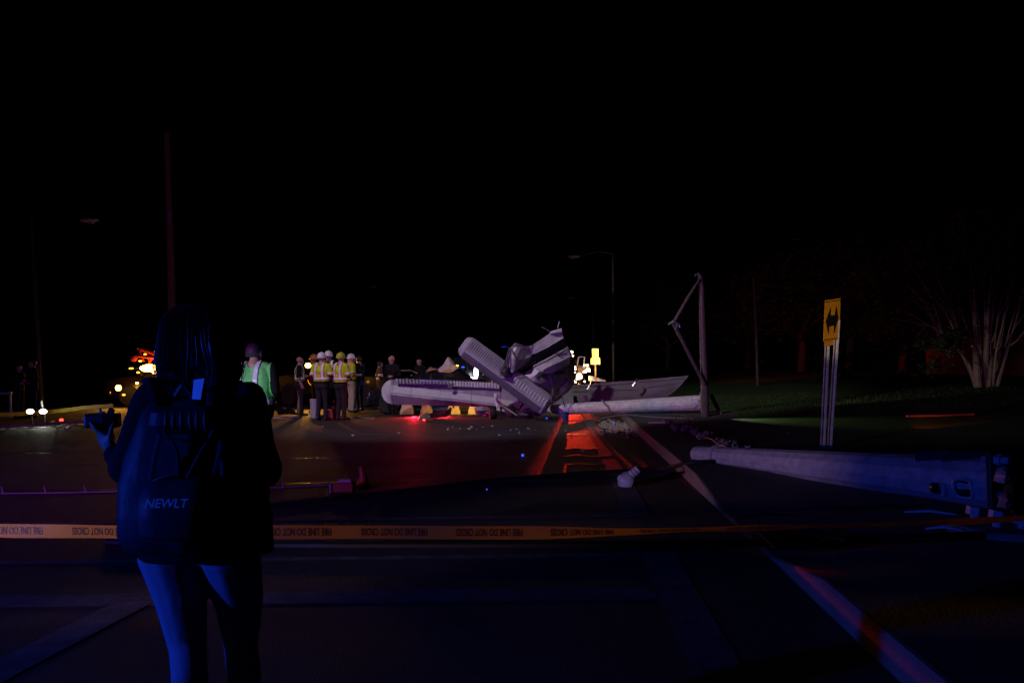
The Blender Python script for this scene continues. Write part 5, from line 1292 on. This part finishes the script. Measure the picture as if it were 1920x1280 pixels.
cable('coppery wire between the metal fittings behind the pole end', [G(1322, 820, .2), G(1336, 824, .22), G(1348, 833, .2), G(1360, 836, .2)], .009, mat('copper_wire', (.5, .3, .2), .4), 'wire', 'wire')
rnd = random.Random(21)
FIT = [(1246, 790), (1254, 791), (1262, 799), (1266, 803), (1272, 797), (1281, 805), (1286, 801), (1299, 808), (1303, 812), (1308, 806), (1312, 818), (1320, 818), (1325, 813), (1345, 827), (1354, 830), (1362, 834), (1370, 832), (1376, 833)]
for i, (x, y) in enumerate(FIT):
    c = G(x, y, .20); b = MB(); rt_ = Matrix.Rotation(rnd.uniform(0, 3), 3, 'X') @ Matrix.Rotation(rnd.uniform(0, 3), 3, 'Z')
    b.lathe(c, [(.001, -.05), (.03, -.05), (.035, -.02), (.06, -.01), (.06, .02), (.03, .03), (.03, .07), (.001, .07)], 8, 'Z', rt_); b.box(c + Vector((.05, 0, 0)), (.12, .03, .03), rt_)
    tag(b.build('metal_fitting', [STEEL, ALUDK, STEEL, ALUDK][i % 4], bevel=.004), 'small metal fitting in the string of debris by the pole end', 'fitting', 'metal fittings strewn by the pole end')
b = MB(); b.box(G(1232, 792, .19), (.36, .03, .03), Matrix.Rotation(.1, 3, 'Z')); tag(b.build('metal_strip', ALUW, bevel=.004), 'straight pale metal strip on the pavement before the broken post', 'strip')
o = sheet('blue_scrap', [[G(1396, 836, .17), G(1408, 838, .17)], [P(1400, 823, 14.2), P(1422, 834, 14.2)]], mat('pale_scrap', (.5, .5, .55), .5), None, sub=4, amp=.03, px=False, seed=61); tag(o, 'bent triangular sheet of scrap behind the fallen pole', 'scrap')
# white insulator on the road
ins = thing('white_insulator', 'white bell-shaped insulator lying by the painted line near the cable', 'insulator', G(1178, 897))
ci = G(1178, 897, .09); WPL = mat('white_porcelain', (.42, .44, .50), .3, var=.05)
rt_ = Matrix.Rotation(-1.1, 3, 'Y') @ Matrix.Rotation(.4, 3, 'X')
b = MB(); b.lathe(ci + Vector((-.06, 0, -.01)), [(.05, -.09), (.115, -.07), (.12, -.05), (.10, 0), (.05, .04), (.035, .06), (.001, .06)], 20, 'Z', rt_); b.build('bell', WPL, ins, smooth=True)
b = MB(); b.lathe(ci + Vector((.07, 0, .07)), [(.035, -.07), (.045, -.05), (.055, -.04), (.055, -.02), (.04, -.01), (.055, 0), (.055, .02), (.04, .03), (.05, .04), (.05, .06), (.001, .07)], 16, 'Z', Matrix.Rotation(.9, 3, 'Y')); b.build('neck', WPL, ins, smooth=True)
# glass fragments glinting on the asphalt
SHARD = mat('glass_fragment', (.92, .92, .95), .3, var=0, spec=.9)  # white base colour stands for the glint of clear glass
SP = [(840, 802), (839, 805), (862, 803), (894, 806), (914, 798), (922, 798), (884, 800), (958, 806), (968, 804), (972, 812), (936, 815), (938, 826), (946, 826), (990, 803), (994, 805), (973, 809), (1004, 806), (1024, 808), (1062, 807), (748, 811), (661, 816), (603, 800), (1053, 798), (1103, 822), (1092, 845), (905, 801), (880, 804), (850, 800)]
for i, (x, y) in enumerate(SP):
    c = G(x, y, .02); s_ = rnd.uniform(.022, .048); b = MB()
    pts = [c + Vector((rnd.uniform(-s_, s_), rnd.uniform(-s_, s_), rnd.uniform(-.012, .02))) for k in range(5)]
    b.add(pts, [(0, 1, 2), (0, 2, 3), (0, 3, 1), (1, 3, 2), (0, 4, 2), (1, 4, 3)])
    tag(b.build('glass_fragment', SHARD), 'small glinting glass fragment scattered on the road before the wreck', 'fragment', 'glass fragments on the road')
for i, (x, y, lb) in enumerate(((980, 853, 'glowing bead for a blue reflection on the dark road below the wreck'), (1150, 792, 'glowing bead for a blue reflection beside the kerb and the rubble'), (913, 917, 'faint glowing bead for a blue reflection farthest from the wreck'), (1025, 784, 'glowing bead for a blue reflection at the foot of the tail'))):
    b = MB(); b.ell(G(x, y, .03), (.022, .022, .022) if i != 2 else (.009, .009, .009), 10, 6); tag(b.build('blue_glint', BLUEL, smooth=True), lb, 'light')  # blue reflections on the road put in as glowing beads
bk = thing('blue_bucket', 'small blue bucket under the silver mast', 'bucket', G(1060, 789))
cb = G(1060, 789); b = MB(); b.lathe(cb, [(.001, .002), (.075, .002), (.090, .22), (.084, .22), (.07, .02), (.001, .02)], 20); b.build('pail', mat('blue_plastic', (.02, .06, .35), .35, var=.1), bk, smooth=True)
b = MB(); b.lathe(cb, [(.088, .205), (.098, .21), (.098, .225), (.086, .225)], 20); b.build('rim', mat('blue_plastic', (.02, .06, .35), .35), bk, smooth=True)
b = MB(); b.tube(catmull([cb + Vector((-.095, 0, .21)), cb + Vector((-.07, -.09, .14)), cb + Vector((.07, -.09, .14)), cb + Vector((.095, 0, .21))], 5), .006, 6); b.build('handle', STEEL, bk)
# rubble by the kerb
b = MB()
for i in range(420):
    q = G(1165, 800) + Vector((rnd.gauss(-.18, .20), rnd.gauss(0, .8), 0)); 
    if q.x > kerb_x(q.y) - .03: q.x = kerb_x(q.y) - rnd.uniform(.03, .3)
    if q.x/q.y*F + 960 < 1122: continue
    s_ = rnd.uniform(.012, .045); b.ell(q + Vector((0, 0, s_*.5)), (s_*rnd.uniform(.7, 1.3), s_, s_*rnd.uniform(.5, .9)), 6, 4)
tag(b.build('gravel', mat('gravel_stone', (.38, .32, .25), .85, var=.4, scale=20)), 'loose gravel heaped along the kerb near the silver mast', 'gravel', kind='stuff')
b = MB()
for i in range(260):
    q = G(1135, 797) + Vector((rnd.gauss(.1, .35), rnd.gauss(0, 1.2), 0))
    if q.x > kerb_x(q.y) - .05 or q.x/q.y*F + 960 < 1124: continue
    s_ = rnd.uniform(.008, .03); b.ell(q + Vector((0, 0, s_*.4)), (s_*1.2, s_, s_*.6), 6, 4)
tag(b.build('dirt', mat('dirt_clod', (.22, .17, .11), .9, var=.4, scale=20)), 'scattered dirt clods on the road below the silver mast', 'dirt', kind='stuff')
# thin cords and crumbs added to break the red light into shadow bands
for i, (ya, yb, xa, xb, lb) in enumerate(((843, 841, 1060, 1120, 'thin black cord added to cast a shadow band in the red light, nearest the wreck'), (857, 854, 1050, 1150, 'thin black cord added to cast a shadow band in the red light, second from the wreck'), (872, 870, 1062, 1135, 'thin black cord added to cast a shadow band in the red light, nearest the insulator'))):
    cable(lb, [G(xa, ya, .003), G((xa*2 + xb)/3, (ya + yb)/2 - 1.5, .003), G((xa + xb*2)/3, (ya + yb)/2 + 1.0, .003), G(xb, yb, .003)], .0035, CABLE, 'cord', 'cord')
b = MB()
for i in range(70):
    q = G(rnd.gauss(1030, 28), rnd.uniform(789, 826)); s_ = rnd.uniform(.003, .009); b.ell(q + Vector((0, 0, s_*.3)), (s_*1.5, s_*1.2, s_*.8), 6, 4)
tag(b.build('crumbs', mat('dark_crumb', (.05, .045, .04), .9, var=.4, scale=20)), 'fine dark crumbs added to break up the red light below the tail', 'crumbs', kind='stuff')
# orange things in the road
ob = thing('orange_case', 'small orange and grey case standing on the road by the cable', 'case', G(643, 921))
co = G(643, 921); b = MB(); b.box(co + Vector((0, 0, .055)), (.26, .16, .11)); b.build('shell', mat('orange_plastic', (.25, .085, .02), .45, var=.15), ob, bevel=.012)
b = MB(); b.box(co + Vector((.03, 0, .125)), (.15, .10, .025)); b.build('lid', mat('pale_plastic', (.5, .48, .55), .4), ob, bevel=.006)
b = MB(); b.box(co + Vector((-.125, -.05, .055)), (.02, .10, .10)); b.build('edge_trim', STEEL, ob)
cn = thing('orange_cone', 'small bent orange cone on the road above the orange case', 'cone', G(680, 908))
cc = G(680, 909); b = MB(); b.tube(catmull([cc + Vector((0, 0, .01)), cc + Vector((.01, 0, .08)), cc + Vector((-.005, 0, .17)), cc + Vector((-.02, 0, .23))], 4), [.07, .068, .064, .06, .055, .05, .045, .042, .04, .038, .036, .03, .02], 14); b.build('cone_body', mat('orange_plastic', (.25, .085, .02), .45), cn, smooth=True)
b = MB(); b.box(cc + Vector((0, 0, .008)), (.2, .2, .016)); b.build('base', mat('orange_plastic', (.25, .085, .02), .45), cn, bevel=.004)
# long thin rail with upright prongs
tr = thing('thin_metal_rail', 'long thin metal rail with short upright prongs lying across the road', 'rail', G(300, 921))
b = MB(); b.tube([G(-60, 926), G(100, 924), G(300, 920), G(520, 914), G(630, 909)], .010, 6); b.build('bar', STEEL, tr)
for x, y in ((6, 925), (86, 924), (161, 922), (300, 920), (420, 917), (532, 914)):
    q0 = G(x, y); b = MB(); b.tube([q0, q0 + Vector((-.02, 0, .085))], [.014, .005], 6); b.build('prong', STEEL, tr)
# fallen lattice mast at left
lm = thing('lattice_mast', 'fallen lattice mast on the road at left before the officers', 'mast', G(80, 800))
l0, l1 = [G(-60, 812), G(30, 804), G(175, 797)], [G(-60, 806, .28), G(30, 798, .3), G(175, 788, .32)]
b = MB(); b.tube(l0, .025, 6); b.build('chord', STEEL, lm); b = MB(); b.tube(l1, .025, 6); b.build('chord', STEEL, lm)
la, lb_ = catmull(l0, 6), catmull(l1, 6)
for i in range(0, len(la) - 1):
    b = MB(); b.tube([la[i], lb_[i+1]] if i % 2 else [lb_[i], la[i+1]], .012, 5); b.build('lattice_bar', STEEL, lm)
bagp = sheet('white_bag', [[(115, 797, 19.6), (120, 801, 19.4), (124, 803, 19.3)], [(119, 802, 19.3), (126, 803, 19.1), (131, 797, 19.2)], [(124, 807, 19.2), (131, 806, 19.1), (135, 796, 19.3)]], mat('white_plastic', (.8, .74, .72), .5, var=.06), None, sub=4, amp=.04, freq=6, seed=71)
tag(bagp, 'crumpled white plastic bag on the road left of the camera hand', 'bag')
b = MB(); b.ell(G(99, 792, .05), (.07, .05, .06), 8, 5); b.box(G(97, 793, .03), (.14, .06, .05)); tag(b.build('litter_cup', mat('pale_cup', (.5, .4, .32), .6), bevel=.01), 'small pale cup by the fallen lattice mast', 'cup')
b = MB(); b.lathe(G(115, 789, .02), [(.001, 0), (.05, 0), (.045, .06), (.001, .065)], 12); tag(b.build('red_marker_light', REDL, smooth=True), 'small red marker light on the road above the white bag', 'light')
# officers' lamps
for i, (x, y, lb) in enumerate(((58, 771, 'bright white lamp between the two officers, left one'), (82, 771, 'bright white lamp beside the taller officer, right one'))):
    t = thing('hand_lamp', lb, 'lamp', P(x, y, 20.4)); c = P(x, y, 20.4)
    b = MB(); b.lathe(c, [(.001, -.02), (.075, -.02), (.085, 0), (.05, .06), (.03, .12), (.001, .12)], 14, 'Y'); b.build('lamp_case', BLACKP, t, smooth=True)
    b = MB(); b.ell(c + Vector((0, -.03, 0)), (.10, .03, .06), 12, 6); b.build('lens', TORCH, t, smooth=True)
    b = MB(); b.tube([c + Vector((0, .05, -.05)), Vector((c.x, c.y + .05, 0))], .02, 6); b.build('stand', BLACKP, t)
lamp('hand_lamp_light', 'POINT', P(82, 771, 20.1), 9, (.9, 1, .8), radius=.05)
b = MB(); b.tube([P(81, 766, 20.5), P(78, 752, 20.5)], .025, 6); tag(b.build('pale_stake', ALUW, smooth=True), 'short pale stake standing by the right hand lamp', 'stake')
gr_ = thing('guard_rail', 'orange-lit metal rail end at the left edge of the road', 'guard rail', G(8, 775))
b = MB(); b.tube([P(-80, 741, 24), P(-20, 738.5, 24), P(22, 736.5, 24)], .045, 8); b.build('beam', GALV, gr_)
for x in (-60, 18):
    q0 = P(x, 738, 24); b = MB(); b.tube([Vector((q0.x, q0.y + .03, 0)), q0 + Vector((0, .03, 0))], .035, 6); b.build('rail_post', GALV, gr_)
# scrap heap beneath the wing, equipment by the group
o = sheet('scrap_heap', [[(780, 783, 21.6), (792, 776, 21.8), (802, 772, 21.9)], [(782, 786, 21.3), (794, 782, 21.2), (806, 778, 21.5)], [(786, 789, 21.1), (796, 787, 21.0), (806, 786, 21.2)]], mat('greenish_scrap', (.20, .20, .15), .5, var=.4), None, sub=4, amp=.09, freq=5, seed=81); tag(o, 'crumpled greenish scrap on the red-lit road under the wing', 'scrap')
o = sheet('dark_hose', [[(802, 776, 21.7), (830, 770, 21.8), (848, 764, 21.9)], [(806, 785, 21.4), (835, 783, 21.4), (846, 776, 21.6)]], BLACKP, None, sub=4, amp=.05, seed=82); tag(o, 'black sheet of wreckage hanging beneath the near wing', 'scrap')
b = MB(); c = G(590, 783); b.lathe(c, [(.001, 0), (.11, 0), (.125, .50), (.13, .52), (.11, .53), (.001, .50)], 16); tag(b.build('white_bin', mat('white_plastic_bin', (.38, .36, .40), .5, var=.08), smooth=True), 'white plastic bin on the road beside the bald man', 'bin')
o = sheet('cloth_bag', [[(518, 770, 22.5), (530, 764, 22.6), (552, 768, 22.6)], [(522, 778, 22.3), (535, 776, 22.2), (556, 778, 22.3)]], BLACKP, None, sub=4, amp=.08, seed=83); tag(o, 'dark equipment bag on the ground left of the bald man', 'bag')
b = MB(); b.tube([G(505, 784), G(560, 782)], .03, 6); tag(b.build('pale_bar', ALUW), 'pale bar on the ground between green vest and bald man', 'bar')
b = MB(); b.tube([G(652, 783), G(700, 785)], .03, 6); tag(b.build('dark_pipe', STEEL), 'dark pipe on the ground behind the lime helmet worker', 'pipe')
c = G(624, 785); b = MB(); b.box(c + Vector((0, 0, .12)), (.24, .25, .24)); tag(b.build('red_case', mat('red_case_plastic', (.35, .02, .02), .5), bevel=.02), 'red case on the ground between two vested workers', 'case')
b = MB(); b.box(c + Vector((.02, .1, .31)), (.10, .1, .10)); b.tube([c + Vector((0, .1, .42)), c + Vector((.06, .1, .54))], .03, 6); tag(b.build('orange_tool', mat('orange_plastic', (.25, .085, .02), .45), bevel=.01), 'orange tool standing behind the red case', 'tool')
# drain grate by the ramp
dg_ = thing('drain_grate', 'dark slatted grate on the pavement ramp under the tape', 'grate', G(1500, 1010, .08))
g0, g1, g2, g3 = G(1420, 998, .085), G(1530, 992, .10), G(1610, 1020, .09), G(1455, 1028, .07)
for k in range(13):
    t = k/12; p0, p1 = g0.lerp(g1, t), g3.lerp(g2, t); d = (p1 - p0)
    b = MB(); b.tube([p0, p1], .011, 4); b.build('slat', CABLE, dg_)
for pts in ((g0, g1), (g3, g2)):
    b = MB(); b.tube(pts, .014, 5); b.build('frame_bar', CABLE, dg_)
# thin scraps lying by the fallen pole
for i, (x, y, L1, an, m_, lb) in enumerate(((1440, 968, .55, .05, CABLE, 'black rod on the pavement just above the tape'), (1560, 955, .9, .05, CABLE, 'long black rod beside the middle of the fallen pole'), (1660, 950, .5, -.2, CABLE, 'black bar nearest under the fallen pole'), (1770, 992, .25, -.3, ALUW, 'pale strip near the concrete footing'), (1560, 1012, .16, .0, ALUW, 'small pale plate on the slatted grate'), (1745, 962, .4, -.4, ALUW, 'thin pale wire strip below the hand hole'))):
    c = G(x, y, .18); b = MB(); b.tube([c - Vector((math.cos(an), math.sin(an), 0))*L1/2, c + Vector((0, 0, .02)), c + Vector((math.cos(an), math.sin(an), 0))*L1/2], [.012, .02, .012], 6, flat=.6); tag(b.build('metal_scrap', m_), lb, 'scrap')

bpy.data.scenes.remove(TMP)
